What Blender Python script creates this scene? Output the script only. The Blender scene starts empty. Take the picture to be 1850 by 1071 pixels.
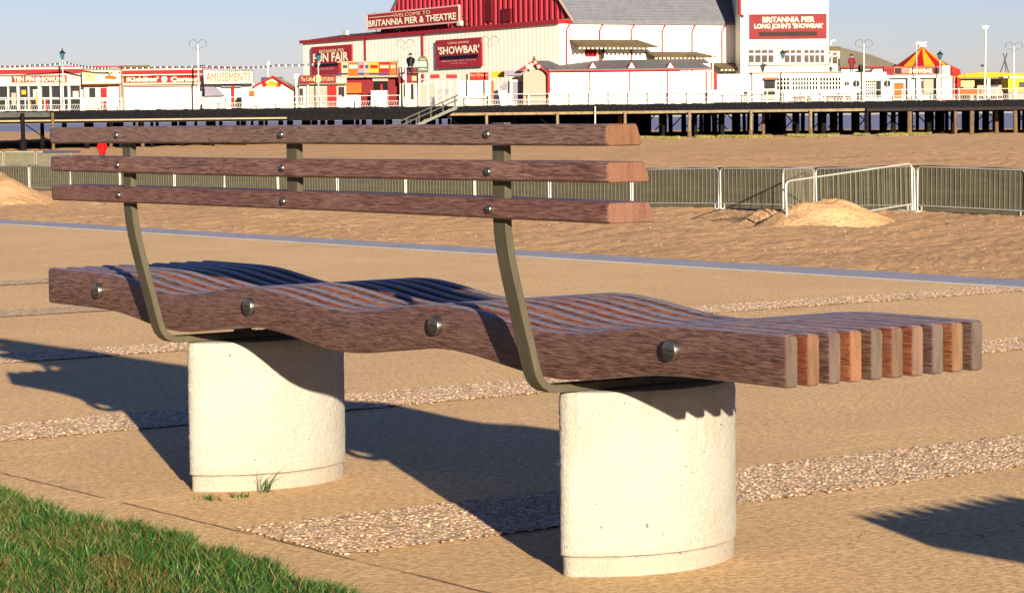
import bpy, math, random
import numpy as np
from mathutils import Vector, Matrix
random.seed(7); rng = np.random.default_rng(7)
R = math.radians
SC = bpy.context.scene
COL = SC.collection

# ------------------------------------------------------------------ camera
FPX, YAW, PIT, ROLL = 4607.8, 0.94171, 0.06956, -0.011192
CAM = np.array([5.32438, -2.564473, 0.778504])
CX, CY = 925.0, 535.5
fw = np.array([-math.sin(YAW)*math.cos(PIT), math.cos(YAW)*math.cos(PIT), -math.sin(PIT)])
rt = np.array([math.cos(YAW), math.sin(YAW), 0.0]); up = np.cross(rt, fw)
rt2 = math.cos(ROLL)*rt + math.sin(ROLL)*up; up2 = -math.sin(ROLL)*rt + math.cos(ROLL)*up
cd = bpy.data.cameras.new('camera'); cam = bpy.data.objects.new('camera', cd); COL.objects.link(cam)
cd.sensor_width = 36; cd.sensor_fit = 'HORIZONTAL'; cd.lens = FPX/1850*36
cd.clip_start = 0.05; cd.clip_end = 60000
M = Matrix([[rt2[i], up2[i], -fw[i], CAM[i]] for i in range(3)] + [[0, 0, 0, 1]])
cam.matrix_world = M; SC.camera = cam

# ------------------------------------------------------------------ light
SUN_EL, SUN_AZ = math.atan(0.2), math.atan2(0.9262, -0.377)   # azimuth from +Y towards +X
w = bpy.data.worlds.new('World'); SC.world = w; w.use_nodes = True
nt = w.node_tree; bg = nt.nodes['Background']
sky = nt.nodes.new('ShaderNodeTexSky'); sky.sky_type = 'NISHITA'; sky.sun_disc = False
sky.sun_elevation = SUN_EL; sky.sun_rotation = SUN_AZ
sky.air_density = 1.0; sky.dust_density = 0.1; sky.ozone_density = 4.0
sky_tint = nt.nodes.new('ShaderNodeMix'); sky_tint.data_type = 'RGBA'; sky_tint.blend_type = 'MULTIPLY'; sky_tint.inputs[0].default_value = 1.0
sky_tint.inputs[7].default_value = (0.86, 0.73, 0.95, 1)      # dims and tints the sky light only, the sun is untouched
nt.links.new(sky.outputs[0], sky_tint.inputs[6]); nt.links.new(sky_tint.outputs[2], bg.inputs[0]); bg.inputs[1].default_value = 0.05
sd = bpy.data.lights.new('sun', 'SUN'); sun = bpy.data.objects.new('sun', sd); COL.objects.link(sun)
sd.energy = 5.0; sd.angle = R(0.5); sd.color = (1.0, 0.86, 0.64)
to_sun = Vector((0.9262, -0.377, 0.2)).normalized()
sun.rotation_euler = to_sun.to_track_quat('Z', 'Y').to_euler(); sun.location = (20, -10, 10)
SC.view_settings.view_transform = 'Standard'; SC.view_settings.look = 'None'
SC.view_settings.gamma = 1; SC.view_settings.exposure = 1.60
SC.render.film_transparent = False

# ------------------------------------------------------------------ materials
def mat(name, col, rough=0.7, var=0.12, scale=8.0, metal=0.0, bump=0.0, bscale=60.0, spec=0.06, stretch=(1, 1, 1), col2=None, detail=6):
    m = bpy.data.materials.new(name); m.use_nodes = True; n = m.node_tree; L = n.links
    b = n.nodes['Principled BSDF']; b.inputs['Roughness'].default_value = rough
    b.inputs['Metallic'].default_value = metal; b.inputs['Specular IOR Level'].default_value = spec
    tc = n.nodes.new('ShaderNodeTexCoord'); mp = n.nodes.new('ShaderNodeMapping'); mp.inputs['Scale'].default_value = stretch
    L.new(tc.outputs['Object'], mp.inputs[0])
    nz = n.nodes.new('ShaderNodeTexNoise'); nz.inputs['Scale'].default_value = scale; nz.inputs['Detail'].default_value = detail
    nz.inputs['Roughness'].default_value = 0.65
    L.new(mp.outputs[0], nz.inputs[0])
    rp = n.nodes.new('ShaderNodeValToRGB'); L.new(nz.outputs[0], rp.inputs[0])
    c = np.array(col); rp.color_ramp.elements[0].position = 0.3; rp.color_ramp.elements[1].position = 0.7
    a = col2 if col2 is not None else c*(1-var)
    d = c if col2 is not None else np.clip(c*(1+var), 0, 0.95)
    rp.color_ramp.elements[0].color = (*a, 1); rp.color_ramp.elements[1].color = (*d, 1)
    L.new(rp.outputs[0], b.inputs['Base Color'])
    if bump:
        n2 = n.nodes.new('ShaderNodeTexNoise'); n2.inputs['Scale'].default_value = bscale; n2.inputs['Detail'].default_value = 4
        L.new(mp.outputs[0], n2.inputs[0])
        bp = n.nodes.new('ShaderNodeBump'); bp.inputs['Strength'].default_value = 1.0; bp.inputs['Distance'].default_value = bump
        L.new(n2.outputs[0], bp.inputs['Height']); L.new(bp.outputs[0], b.inputs['Normal'])
    return m

def N(n, t, **k):
    o = n.nodes.new(t)
    for a, v in k.items():
        if a in o.inputs: o.inputs[a].default_value = v
        else: setattr(o, a, v)
    return o

def noise(n, vec, scale, sx=1, sy=1, sz=1, detail=4, rough=0.6, loc=(0, 0, 0)):
    mp = n.nodes.new('ShaderNodeMapping'); mp.inputs['Scale'].default_value = (sx, sy, sz); mp.inputs['Location'].default_value = loc
    n.links.new(vec, mp.inputs[0])
    o = n.nodes.new('ShaderNodeTexNoise'); o.inputs['Scale'].default_value = scale
    o.inputs['Detail'].default_value = detail; o.inputs['Roughness'].default_value = rough
    n.links.new(mp.outputs[0], o.inputs[0]); return o.outputs[0]
def ramp(n, src, *st):
    r = n.nodes.new('ShaderNodeValToRGB'); n.links.new(src, r.inputs[0]); e = r.color_ramp.elements
    while len(e) < len(st): e.new(0.5)
    for q, (p, c) in zip(e, st):
        q.position = p; q.color = (*c, 1) if len(c) == 3 else c
    return r.outputs[0]
def mix(n, fac, a, b, mode='MIX'):
    m = n.nodes.new('ShaderNodeMix'); m.data_type = 'RGBA'; m.blend_type = mode
    for i, v in ((0, fac), (6, a), (7, b)):
        if isinstance(v, (int, float)): m.inputs[i].default_value = v
        elif isinstance(v, tuple): m.inputs[i].default_value = (*v, 1)
        else: n.links.new(v, m.inputs[i])
    return m.outputs[2]
def mth(n, op, a, b=0.0):
    m = n.nodes.new('ShaderNodeMath'); m.operation = op
    for i, v in enumerate((a, b)):
        if isinstance(v, (int, float)): m.inputs[i].default_value = v
        else: n.links.new(v, m.inputs[i])
    return m.outputs[0]
def bumpn(n, h, dist, prev=None, strength=1.0):
    b = n.nodes.new('ShaderNodeBump'); b.inputs['Distance'].default_value = dist; b.inputs['Strength'].default_value = strength
    n.links.new(h, b.inputs['Height'])
    if prev: n.links.new(prev, b.inputs['Normal'])
    return b.outputs[0]
def newmat(name, rough=0.8, spec=0.3):
    m = bpy.data.materials.new(name); m.use_nodes = True; n = m.node_tree; b = n.nodes['Principled BSDF']
    b.inputs['Roughness'].default_value = rough; b.inputs['Specular IOR Level'].default_value = spec
    tc = n.nodes.new('ShaderNodeTexCoord'); return m, n, b, tc.outputs['Object']

def wood(name, dark, base, pale, seed):
    m, n, b, v = newmat(name, 0.5, 0.5); L = n.links; o = (seed*3.7, seed*1.3, seed*2.1)
    g1 = noise(n, v, 1.0, 30, 280, 360, 4, 0.75, o)      # broken grain dashes
    g2 = noise(n, v, 1.0, 3, 30, 48, 4, 0.6, o)        # broad figure
    g3 = noise(n, v, 1.0, 5, 5, 9, 3, 0.5, o)           # weathering
    c = ramp(n, g1, (0.39, dark), (0.48, base), (0.63, pale))
    c2 = ramp(n, g2, (0.32, tuple(x*0.62 for x in base)), (0.62, tuple(min(1, x*1.2) for x in base)))
    c = mix(n, 0.35, c, c2)
    wv = ramp(n, g3, (0.55, (0, 0, 0)), (0.72, (1, 1, 1)))
    c = mix(n, mth(n, 'MULTIPLY', wv, 0.3), c, pale)
    L.new(c, b.inputs['Base Color'])
    L.new(mth(n, 'ADD', mth(n, 'MULTIPLY', g1, 0.35), 0.33), b.inputs['Roughness'])
    L.new(bumpn(n, g1, 0.0006), b.inputs['Normal'])
    return m
def endgrain(name, c, seed):
    m, n, b, v = newmat(name, 0.75, 0.25); L = n.links; o = (seed, seed*2.3, 0)
    a = noise(n, v, 260, 1, 1, 1, 3, 0.7, o); r = noise(n, v, 1, 20, 70, 14, 3, 0.5, o)
    k = mix(n, 0.5, ramp(n, a, (0.35, tuple(x*0.7 for x in c)), (0.65, tuple(x*1.2 for x in c))),
            ramp(n, r, (0.36, tuple(x*0.55 for x in c)), (0.6, tuple(x*1.15 for x in c))))
    L.new(k, b.inputs['Base Color']); L.new(bumpn(n, a, 0.0006), b.inputs['Normal']); return m

m_white = mat('white_paint', (0.4524, 0.4408, 0.406), 0.55, 0.05, 0.6, bump=0.0)
m_cream = mat('cream_paint', (0.3848, 0.3536, 0.2808), 0.6, 0.07, 0.5)
m_pink = mat('pale_pink_paint', (0.2604, 0.1974, 0.1596), 0.6, 0.05, 0.5)
m_red = mat('red_paint', (0.18, 0.0125, 0.0175), 0.5, 0.12, 1.0)
m_brred = mat('bright_red_paint', (0.252, 0.0084, 0.0084), 0.5, 0.1, 1.0)
m_maroon = mat('maroon_sign_board', (0.115, 0.01, 0.015), 0.5, 0.12, 0.4)
m_orange = mat('orange_board', (0.252, 0.0672, 0.0126), 0.5, 0.15, 1.5)
m_yellow = mat('yellow_canvas', (0.396, 0.209, 0.011), 0.6, 0.1, 1.0)
m_goldtx = mat('gold_lettering', (0.432, 0.312, 0.132), 0.5, 0.05)
m_creamtx = mat('cream_lettering', (0.6, 0.525, 0.345), 0.5, 0.05)
m_black = mat('black_board', (0.0042, 0.0042, 0.007), 0.4, 0.2)
m_glass = mat('dark_window_glass', (0.0105, 0.0123, 0.0158), 0.12, 0.3, 0.8, spec=0.6)
m_greyglass = mat('grey_window_glass', (0.024, 0.015, 0.019), 0.15, 0.2, 0.8, spec=0.3)
m_slate = mat('lilac_grey_roof', (0.1, 0.095, 0.105), 0.7, 0.18, 1.6, bump=0.05, bscale=8, stretch=(1, 1, 1))
m_olive = mat('olive_brown_roof', (0.088, 0.066, 0.0385), 0.75, 0.3, 1.2)
m_blueroof = mat('slate_blue_roof', (0.035, 0.035, 0.08), 0.6, 0.15, 1)
m_awning = mat('lilac_awning', (0.15, 0.135, 0.18), 0.7, 0.1, 1)
m_fascia = mat('tarred_fascia_timber', (0.0042, 0.0042, 0.0066), 0.7, 0.4, 3.0, bump=0.03, bscale=12)
m_beam = mat('weathered_cream_beam', (0.165, 0.121, 0.0715), 0.7, 0.3, 2.0)
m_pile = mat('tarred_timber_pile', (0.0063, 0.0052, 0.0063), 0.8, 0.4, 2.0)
m_pilel = mat('worn_brown_pile', (0.1, 0.065, 0.035), 0.85, 0.35, 3.0)
m_deck = mat('deck_planks', (0.22, 0.19, 0.15), 0.8, 0.25, 1.5)
m_galv = mat('galvanised_steel', (0.46, 0.45, 0.42), 0.42, 0.1, 12, metal=0.55)
m_stair = mat('grey_galvanised_stair', (0.096, 0.096, 0.088), 0.5, 0.15, 3, metal=0.3)
m_net = mat('olive_windbreak_netting', (0.092, 0.087, 0.060), 0.9, 0.25, 5, bump=0.004, bscale=40)
m_bars = mat('dull_grey_barrier_bar', (0.16, 0.148, 0.108), 0.6, 0.15, 10)
m_nethem = mat('dark_netting_hem', (0.022, 0.022, 0.024), 0.8, 0.3, 10)
m_lamp = mat('painted_lamp_column', (0.33, 0.33, 0.312), 0.5, 0.06, 1)
m_curl = mat('grey_scroll_ironwork', (0.096, 0.096, 0.102), 0.5, 0.1, 1)
m_lantern = mat('blue_lantern_glass', (0.03, 0.078, 0.114), 0.25, 0.15, 6)
m_green = mat('green_sign_paint', (0.0135, 0.09, 0.045), 0.5, 0.1, 1)
m_skin = mat('skin', (0.40, 0.24, 0.17), 0.6, 0.05)
m_coat = mat('red_coat_cloth', (0.3, 0.0048, 0.0072), 0.75, 0.08, 6)
m_trouser = mat('dark_trouser_cloth', (0.015, 0.013, 0.03), 0.8, 0.2, 6)
m_steel = mat('bronzed_steel_bar', (0.064, 0.055, 0.036), 0.5, 0.2, 30, metal=0.15, spec=0.3, bump=0.0006, bscale=160, stretch=(1, 1, 0.35))
m_dsteel = mat('dark_fixing_steel', (0.03, 0.028, 0.026), 0.45, 0.2, 30, metal=0.6)
m_bolt = mat('stainless_bolt', (0.216, 0.204, 0.186), 0.3, 0.12, 60, metal=0.95)
m_curb = mat('blue_grey_kerb_granite', (0.28, 0.275, 0.32), 0.7, 0.14, 5, bump=0.003, bscale=60)

# ------------------------------------------------------------------ mesh helpers
class MB:
    def __init__(s): s.v = []; s.f = []; s.m = []
    def add(s, vs, fs, mi=0):
        o = len(s.v); s.v += [tuple(map(float, q)) for q in vs]; s.f += [tuple(i+o for i in f) for f in fs]; s.m += [mi]*len(fs)
    def hexa(s, p, mi=0):       # p: 8 points, 4 bottom ring + 4 top ring
        s.add(p, [(3, 2, 1, 0), (4, 5, 6, 7), (0, 1, 5, 4), (1, 2, 6, 5), (2, 3, 7, 6), (3, 0, 4, 7)], mi)
    def box(s, a, b, mi=0):
        (x0, y0, z0), (x1, y1, z1) = a, b
        s.hexa([(x0, y0, z0), (x1, y0, z0), (x1, y1, z0), (x0, y1, z0), (x0, y0, z1), (x1, y0, z1), (x1, y1, z1), (x0, y1, z1)], mi)
    def tube(s, pts, r, n=8, mi=0, caps=True):
        pts = [Vector(p) for p in pts]; rs = r if isinstance(r, (list, tuple)) else [r]*len(pts)
        o = len(s.v); vs = []; prev = None
        for i, p in enumerate(pts):
            t = (pts[min(i+1, len(pts)-1)]-pts[max(i-1, 0)]).normalized()
            if prev is None: a = t.orthogonal().normalized()
            else: a = (prev - t*prev.dot(t)).normalized()
            prev = a; b = t.cross(a)
            for k in range(n):
                q = 2*math.pi*k/n; vs.append(p+(a*math.cos(q)+b*math.sin(q))*rs[i])
        fs = [(i*n+k, i*n+(k+1) % n, (i+1)*n+(k+1) % n, (i+1)*n+k) for i in range(len(pts)-1) for k in range(n)]
        if caps: fs += [tuple(range(n-1, -1, -1)), tuple((len(pts)-1)*n+k for k in range(n))]
        s.add(vs, fs, mi)
    def prism(s, poly, d, mi=0):   # poly: world points; d: extrusion vector
        n = len(poly); P = [Vector(p) for p in poly]; Q = [p+Vector(d) for p in P]
        s.add(P+Q, [tuple(range(n-1, -1, -1)), tuple(range(n, 2*n))]+[(i, (i+1) % n, n+(i+1) % n, n+i) for i in range(n)], mi)
    def build(s, name, mats, parent=None, smooth=False, origin=None):
        me = bpy.data.meshes.new(name)
        off = np.array(parent['_o'] if parent is not None else (origin if origin is not None else (0, 0, 0)))
        v = np.array(s.v, dtype=float)-off
        me.from_pydata(v.tolist(), [], s.f)
        if not isinstance(mats, (list, tuple)): mats = [mats]
        for q in mats: me.materials.append(q)
        if len(mats) > 1: me.polygons.foreach_set('material_index', s.m)
        if smooth:
            me.polygons.foreach_set('use_smooth', [True]*len(s.f))
            try: me.set_sharp_from_angle(angle=R(38))
            except Exception: pass
        me.validate(); me.update()
        o = bpy.data.objects.new(name, me); COL.objects.link(o)
        o['_o'] = tuple(off.tolist())
        if parent is not None: o.parent = parent
        else: o.location = tuple(off.tolist())
        return o
def tag(o, label=None, cat=None, group=None, kind=None):
    if label: o['label'] = label
    if cat: o['category'] = cat
    if group: o['group'] = group
    if kind: o['kind'] = kind
    return o
def thing(name, label, cat, loc=(0, 0, 0), group=None):
    o = bpy.data.objects.new(name, None); COL.objects.link(o); o.location = tuple(loc); o['_o'] = tuple(float(q) for q in loc)
    o.empty_display_size = 0.2
    return tag(o, label, cat, group)
def copy_tree(o, parent=None):
    c = o.copy(); COL.objects.link(c)
    if parent is not None: c.parent = parent
    for ch in o.children: copy_tree(ch, c)
    return c
def place(root, loc, rz=0.0, label=None, group=None, scale=None):
    root.location = tuple(loc); root.rotation_euler = (0, 0, rz)
    if scale: root.scale = scale
    if label: root['label'] = label
    if group: root['group'] = group
    return root
def fastmesh(name, V, F, m, parent=None, matidx=None, smooth=False):
    """V (n,3) float array, F (k,c) int array, all faces with c corners."""
    me = bpy.data.meshes.new(name); k, c = F.shape
    me.vertices.add(len(V)); me.vertices.foreach_set('co', V.astype(np.float32).ravel())
    me.loops.add(k*c); me.loops.foreach_set('vertex_index', F.astype(np.int32).ravel())
    me.polygons.add(k); me.polygons.foreach_set('loop_start', np.arange(0, k*c, c, dtype=np.int32))
    me.update(calc_edges=True)
    for q in (m if isinstance(m, (list, tuple)) else [m]): me.materials.append(q)
    if matidx is not None: me.polygons.foreach_set('material_index', matidx.astype(np.int32))
    if smooth: me.polygons.foreach_set('use_smooth', np.ones(k, dtype=bool))
    me.validate()
    o = bpy.data.objects.new(name, me); COL.objects.link(o)
    if parent is not None: o.parent = parent
    return o

# ------------------------------------------------------------------ promenade
def promenade_material():
    m, n, b, v = newmat('brushed_tan_concrete', 0.85, 0.2); L = n.links
    br = noise(n, v, 1.0, 110, 9, 1, 4, 0.65)            # brush marks running towards the sea
    fine = noise(n, v, 80, 1.0, 0.7, 1, 5, 0.85)
    big = noise(n, v, 1.3, 1, 1, 1, 5, 0.6)
    mid = noise(n, v, 9, 1, 1, 1, 5, 0.65)
    c = ramp(n, br, (0.3, (0.4074, 0.2422, 0.1152)), (0.52, (0.5577, 0.3485, 0.1692)), (0.72, (0.6693, 0.4420, 0.2340)))
    c = mix(n, 0.35, c, ramp(n, mid, (0.3, (0.4268, 0.2550, 0.1224)), (0.7, (0.6208, 0.4037, 0.2052))))
    c = mix(n, 0.52, c, ramp(n, fine, (0.42, (0.24, 0.152, 0.070)), (0.495, (0.54, 0.352, 0.165)), (0.565, (0.84, 0.60, 0.33))))
    c = mix(n, mth(n, 'MULTIPLY', ramp(n, big, (0.35, (1, 1, 1)), (0.6, (0, 0, 0))), 0.38), c, (0.4365, 0.2677, 0.1368))
    c = mix(n, mth(n, 'MULTIPLY', ramp(n, noise(n, v, 2.2, 1, 1, 1, 6, 0.7, (5, 3, 0)), (0.63, (0, 0, 0)), (0.72, (1, 1, 1))), 0.35), c, (0.3492, 0.2465, 0.1584))
    sp = n.nodes.new('ShaderNodeSeparateXYZ'); L.new(v, sp.inputs[0])
    wob = noise(n, v, 1.0, 14, 1.2, 1, 3, 0.6)
    # ridges of the tamping bar: one every 17 cm, wandering and broken
    xs = mth(n, 'ADD', sp.outputs[0], mth(n, 'MULTIPLY', noise(n, v, 1.0, 2.4, 0.8, 1, 3, 0.5), 0.20))
    fr = mth(n, 'FRACT', mth(n, 'MULTIPLY', xs, 5.9))
    d = mth(n, 'ABSOLUTE', mth(n, 'SUBTRACT', fr, 0.5))
    rid = mth(n, 'MULTIPLY', mth(n, 'LESS_THAN', d, 0.035), ramp(n, noise(n, v, 1.0, 6, 1.4, 1, 3, 0.6), (0.50, (0, 0, 0)), (0.62, (1, 1, 1))))
    c = mix(n, mth(n, 'MULTIPLY', rid, 0.42), c, (0.84, 0.60, 0.33))
    # joint of the edging flags
    jy = mth(n, 'ABSOLUTE', mth(n, 'ADD', mth(n, 'ADD', sp.outputs[1], 0.152), mth(n, 'MULTIPLY', mth(n, 'SUBTRACT', wob, 0.5), 0.018)))
    jn = mth(n, 'MULTIPLY', mth(n, 'LESS_THAN', jy, 0.0042), ramp(n, noise(n, v, 1.0, 4, 1, 1, 3), (0.40, (0, 0, 0)), (0.47, (1, 1, 1))))
    c = mix(n, mth(n, 'MULTIPLY', jn, 0.8), c, (0.0679, 0.0382, 0.0180))
    dsd = mth(n, 'MULTIPLY', ramp(n, noise(n, v, 0.8, 1, 1, 1, 6, 0.7, (4, 9, 0)), (0.50, (0, 0, 0)), (0.62, (1, 1, 1))), ramp(n, mth(n, 'DIVIDE', sp.outputs[1], 6.0), (0.35, (0, 0, 0)), (0.95, (1, 1, 1))))
    c = mix(n, mth(n, 'MULTIPLY', dsd, 0.6), c, (0.60, 0.41, 0.22))
    # hair cracks
    vo = n.nodes.new('ShaderNodeTexVoronoi'); vo.feature = 'DISTANCE_TO_EDGE'; vo.inputs['Scale'].default_value = 1.15
    wv = n.nodes.new('ShaderNodeVectorMath'); wv.operation = 'ADD'
    nn = n.nodes.new('ShaderNodeTexNoise'); nn.inputs['Scale'].default_value = 5; nn.inputs['Detail'].default_value = 5; L.new(v, nn.inputs[0])
    vm = n.nodes.new('ShaderNodeVectorMath'); vm.operation = 'SCALE'; vm.inputs['Scale'].default_value = 0.35
    L.new(nn.outputs['Color'], vm.inputs[0]); L.new(v, wv.inputs[0]); L.new(vm.outputs[0], wv.inputs[1]); L.new(wv.outputs[0], vo.inputs['Vector'])
    ck = mth(n, 'MULTIPLY', mth(n, 'LESS_THAN', vo.outputs['Distance'], 0.0028), ramp(n, noise(n, v, 1.6, 1, 1, 1, 3, 0.5, (9, 1, 0)), (0.60, (0, 0, 0)), (0.64, (1, 1, 1))))
    c = mix(n, mth(n, 'MULTIPLY', ck, 0.55), c, (0.0970, 0.0595, 0.0324))
    dsh = ramp(n, noise(n, v, 1.0, 26, 5.5, 1, 4, 0.7, (2, 7, 0)), (0.66, (0, 0, 0)), (0.70, (1, 1, 1)))
    c = mix(n, mth(n, 'MULTIPLY', dsh, 0.4), c, (0.20, 0.125, 0.07))
    L.new(c, b.inputs['Base Color'])
    h = bumpn(n, br, 0.004)
    h = bumpn(n, fine, 0.0050, h)
    h = bumpn(n, mid, 0.004, h)
    h = bumpn(n, mth(n, 'SUBTRACT', rid, mth(n, 'ADD', jn, ck)), 0.003, h)
    L.new(h, b.inputs['Normal']); return m
m_prom = promenade_material()
g = MB(); g.add([(-1500, -1500, 0), (1500, -1500, 0), (1500, 6.0, 0), (-1500, 6.0, 0)], [(0, 1, 2, 3)])
# sea wall face dropping to the beach
g.add([(-1500, 6.24, -0.02), (1500, 6.24, -0.02), (1500, 6.24, -4), (-1500, 6.24, -4)], [(3, 2, 1, 0)])
tag(g.build('pavement', m_prom), kind='structure')
k = MB(); k.hexa([(-1500, 5.95, -0.3), (1500, 5.95, -0.3), (1500, 6.25, -0.3), (-1500, 6.25, -0.3), (-1500, 5.95, 0.006), (1500, 5.95, 0.006), (1500, 6.245, 0.012), (-1500, 6.245, 0.012)])
tag(k.build('kerb', m_curb), kind='structure')

def pebble_mats():
    m, n, b, v = newmat('pebble_stone', 0.55, 0.4); L = n.links
    ge = n.nodes.new('ShaderNodeNewGeometry')
    c = ramp(n, ge.outputs['Random Per Island'], (0.0, (0.128, 0.071, 0.041)), (0.16, (0.288, 0.190, 0.115)), (0.32, (0.400, 0.276, 0.164)), (0.46, (0.176, 0.122, 0.094)),
             (0.62, (0.464, 0.340, 0.221)), (0.76, (0.288, 0.142, 0.082)), (0.90, (0.544, 0.435, 0.312)), (1.0, (0.104, 0.079, 0.074)))
    L.new(c, b.inputs['Base Color'])
    m2, n, b, v = newmat('exposed_aggregate_bed', 0.9, 0.2); L = n.links
    vo = n.nodes.new('ShaderNodeTexVoronoi'); vo.inputs['Scale'].default_value = 85; L.new(v, vo.inputs['Vector'])
    c = ramp(n, vo.outputs['Color'], (0.1, (0.22, 0.14, 0.08)), (0.45, (0.44, 0.30, 0.17)), (0.8, (0.66, 0.50, 0.33)))
    L.new(c, b.inputs['Base Color'])
    L.new(bumpn(n, mth(n, 'SUBTRACT', 1.0, vo.outputs['Distance']), 0.0012), b.inputs['Normal'])
    return m, m2
m_peb, m_bed = pebble_mats()
STRIPS = [(1.10, 1.475, 2.8), (-0.77, -0.45, 4.4), (-2.65, -2.35, 5.9)]
sb = MB()
for i in range(-4, 5):
    x0 = 1.10-1.873*i; x1 = x0+0.32
    for a, b_, c in STRIPS:
        if abs(a-x0) < 0.1: x0, x1 = a, b_
    ye = 5.92 if i < 3 else 3.3
    sb.add([(x0, -0.148, 0.004), (x1, -0.148, 0.004), (x1, ye, 0.004), (x0, ye, 0.004)], [(0, 1, 2, 3)])
tag(sb.build('pavement_aggregate_strips', m_bed), kind='structure')
def pebbles():
    V, F = [], []
    base = []
    n1 = 6
    for r, z in ((1.0, 0.0), (0.78, 0.62)):
        base += [(r*math.cos(2*math.pi*k/n1), r*math.sin(2*math.pi*k/n1), z) for k in range(n1)]
    base.append((0, 0, 1.0)); base = np.array(base)
    tri = []
    for k in range(n1):
        k2 = (k+1) % n1; tri += [(k, k2, n1+k2), (k, n1+k2, n1+k), (n1+k, n1+k2, 2*n1)]
    tri = np.array(tri)
    for (x0, x1, ymax), dens in zip(STRIPS, (13500, 11000, 8500)):
        cnt = int((x1-x0+0.02)*(ymax+0.148)*dens)
        xe = rng.normal(0, 0.006, cnt)
        px = rng.uniform(x0-0.004, x1+0.004, cnt)+xe; py = rng.uniform(-0.15, ymax, cnt)
        a = rng.uniform(0.0026, 0.0062, cnt); bb = a*rng.uniform(0.55, 1, cnt); h = a*rng.uniform(0.30, 0.65, cnt); th = rng.uniform(0, 6.28, cnt)
        P = base[None]*np.stack([a, bb, h], 1)[:, None]
        c, s = np.cos(th)[:, None], np.sin(th)[:, None]
        X = P[..., 0]*c-P[..., 1]*s + P[..., 2]*rng.normal(0, .3, cnt)[:, None]; Y = P[..., 0]*s+P[..., 1]*c
        W_ = np.stack([X+px[:, None], Y+py[:, None], P[..., 2]+0.0032], -1)
        F.append((tri[None]+(np.arange(cnt)*len(base))[:, None, None]+sum(len(q) for q in V)).reshape(-1, 3)); V.append(W_.reshape(-1, 3))
    tag(fastmesh('pebbles', np.concatenate(V), np.concatenate(F), m_peb, smooth=True),
        'exposed pebbles set in the pale bands across the promenade', 'pebbles', kind='stuff')
pebbles()

# ------------------------------------------------------------------ grass
def grass_mat():
    m, n, b, v = newmat('grass_blade', 0.55, 0.35); L = n.links
    ge = n.nodes.new('ShaderNodeNewGeometry')
    c = ramp(n, ge.outputs['Random Per Island'], (0.0, (0.005, 0.027, 0.003)), (0.35, (0.012, 0.056, 0.005)), (0.62, (0.027, 0.088, 0.009)), (0.82, (0.062, 0.128, 0.018)),
             (0.90, (0.13, 0.12, 0.035)), (0.96, (0.22, 0.13, 0.06)), (1.0, (0.14, 0.055, 0.025)))
    L.new(c, b.inputs['Base Color']); b.inputs['Transmission Weight'].default_value = 0.0
    b.inputs['Subsurface Weight'].default_value = 0.0
    return m
m_grass = grass_mat()
m_soil = mat('dark_turf_soil', (0.040, 0.038, 0.016), 0.95, 0.45, 30, bump=0.006, bscale=90)
def blades(px, py, hh, ww, pz=None):
    n = len(px); th = rng.uniform(0, 6.28, n); bend = rng.uniform(0.1, 0.9, n)*hh; ba = rng.uniform(0, 6.28, n)
    dx, dy = np.cos(th)*ww/2, np.sin(th)*ww/2; bx, by = np.cos(ba)*bend, np.sin(ba)*bend
    z0 = np.zeros(n) if pz is None else pz
    pts = []
    for t, wd in ((0, 1), (0.4, 0.85), (0.75, 0.55), (1.0, 0.06)):
        cx, cy, cz = px+bx*t*t, py+by*t*t, z0+hh*(t-0.12*t*t)
        pts.append(np.stack([cx-dx*wd, cy-dy*wd, cz], 1)); pts.append(np.stack([cx+dx*wd, cy+dy*wd, cz], 1))
    V = np.stack(pts, 1).reshape(-1, 3)
    q = np.array([(0, 1, 3, 2), (2, 3, 5, 4), (4, 5, 7, 6)])
    F = (q[None]+(np.arange(n)*8)[:, None, None]).reshape(-1, 4)
    return V, F
def edge_y(x):
    return -0.325+0.022*np.sin(x*5.2+0.6)+0.012*np.sin(x*17+1)-np.where(x > 1.25, np.clip((x-1.25)*0.10, 0, 0.035), 0)
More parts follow.
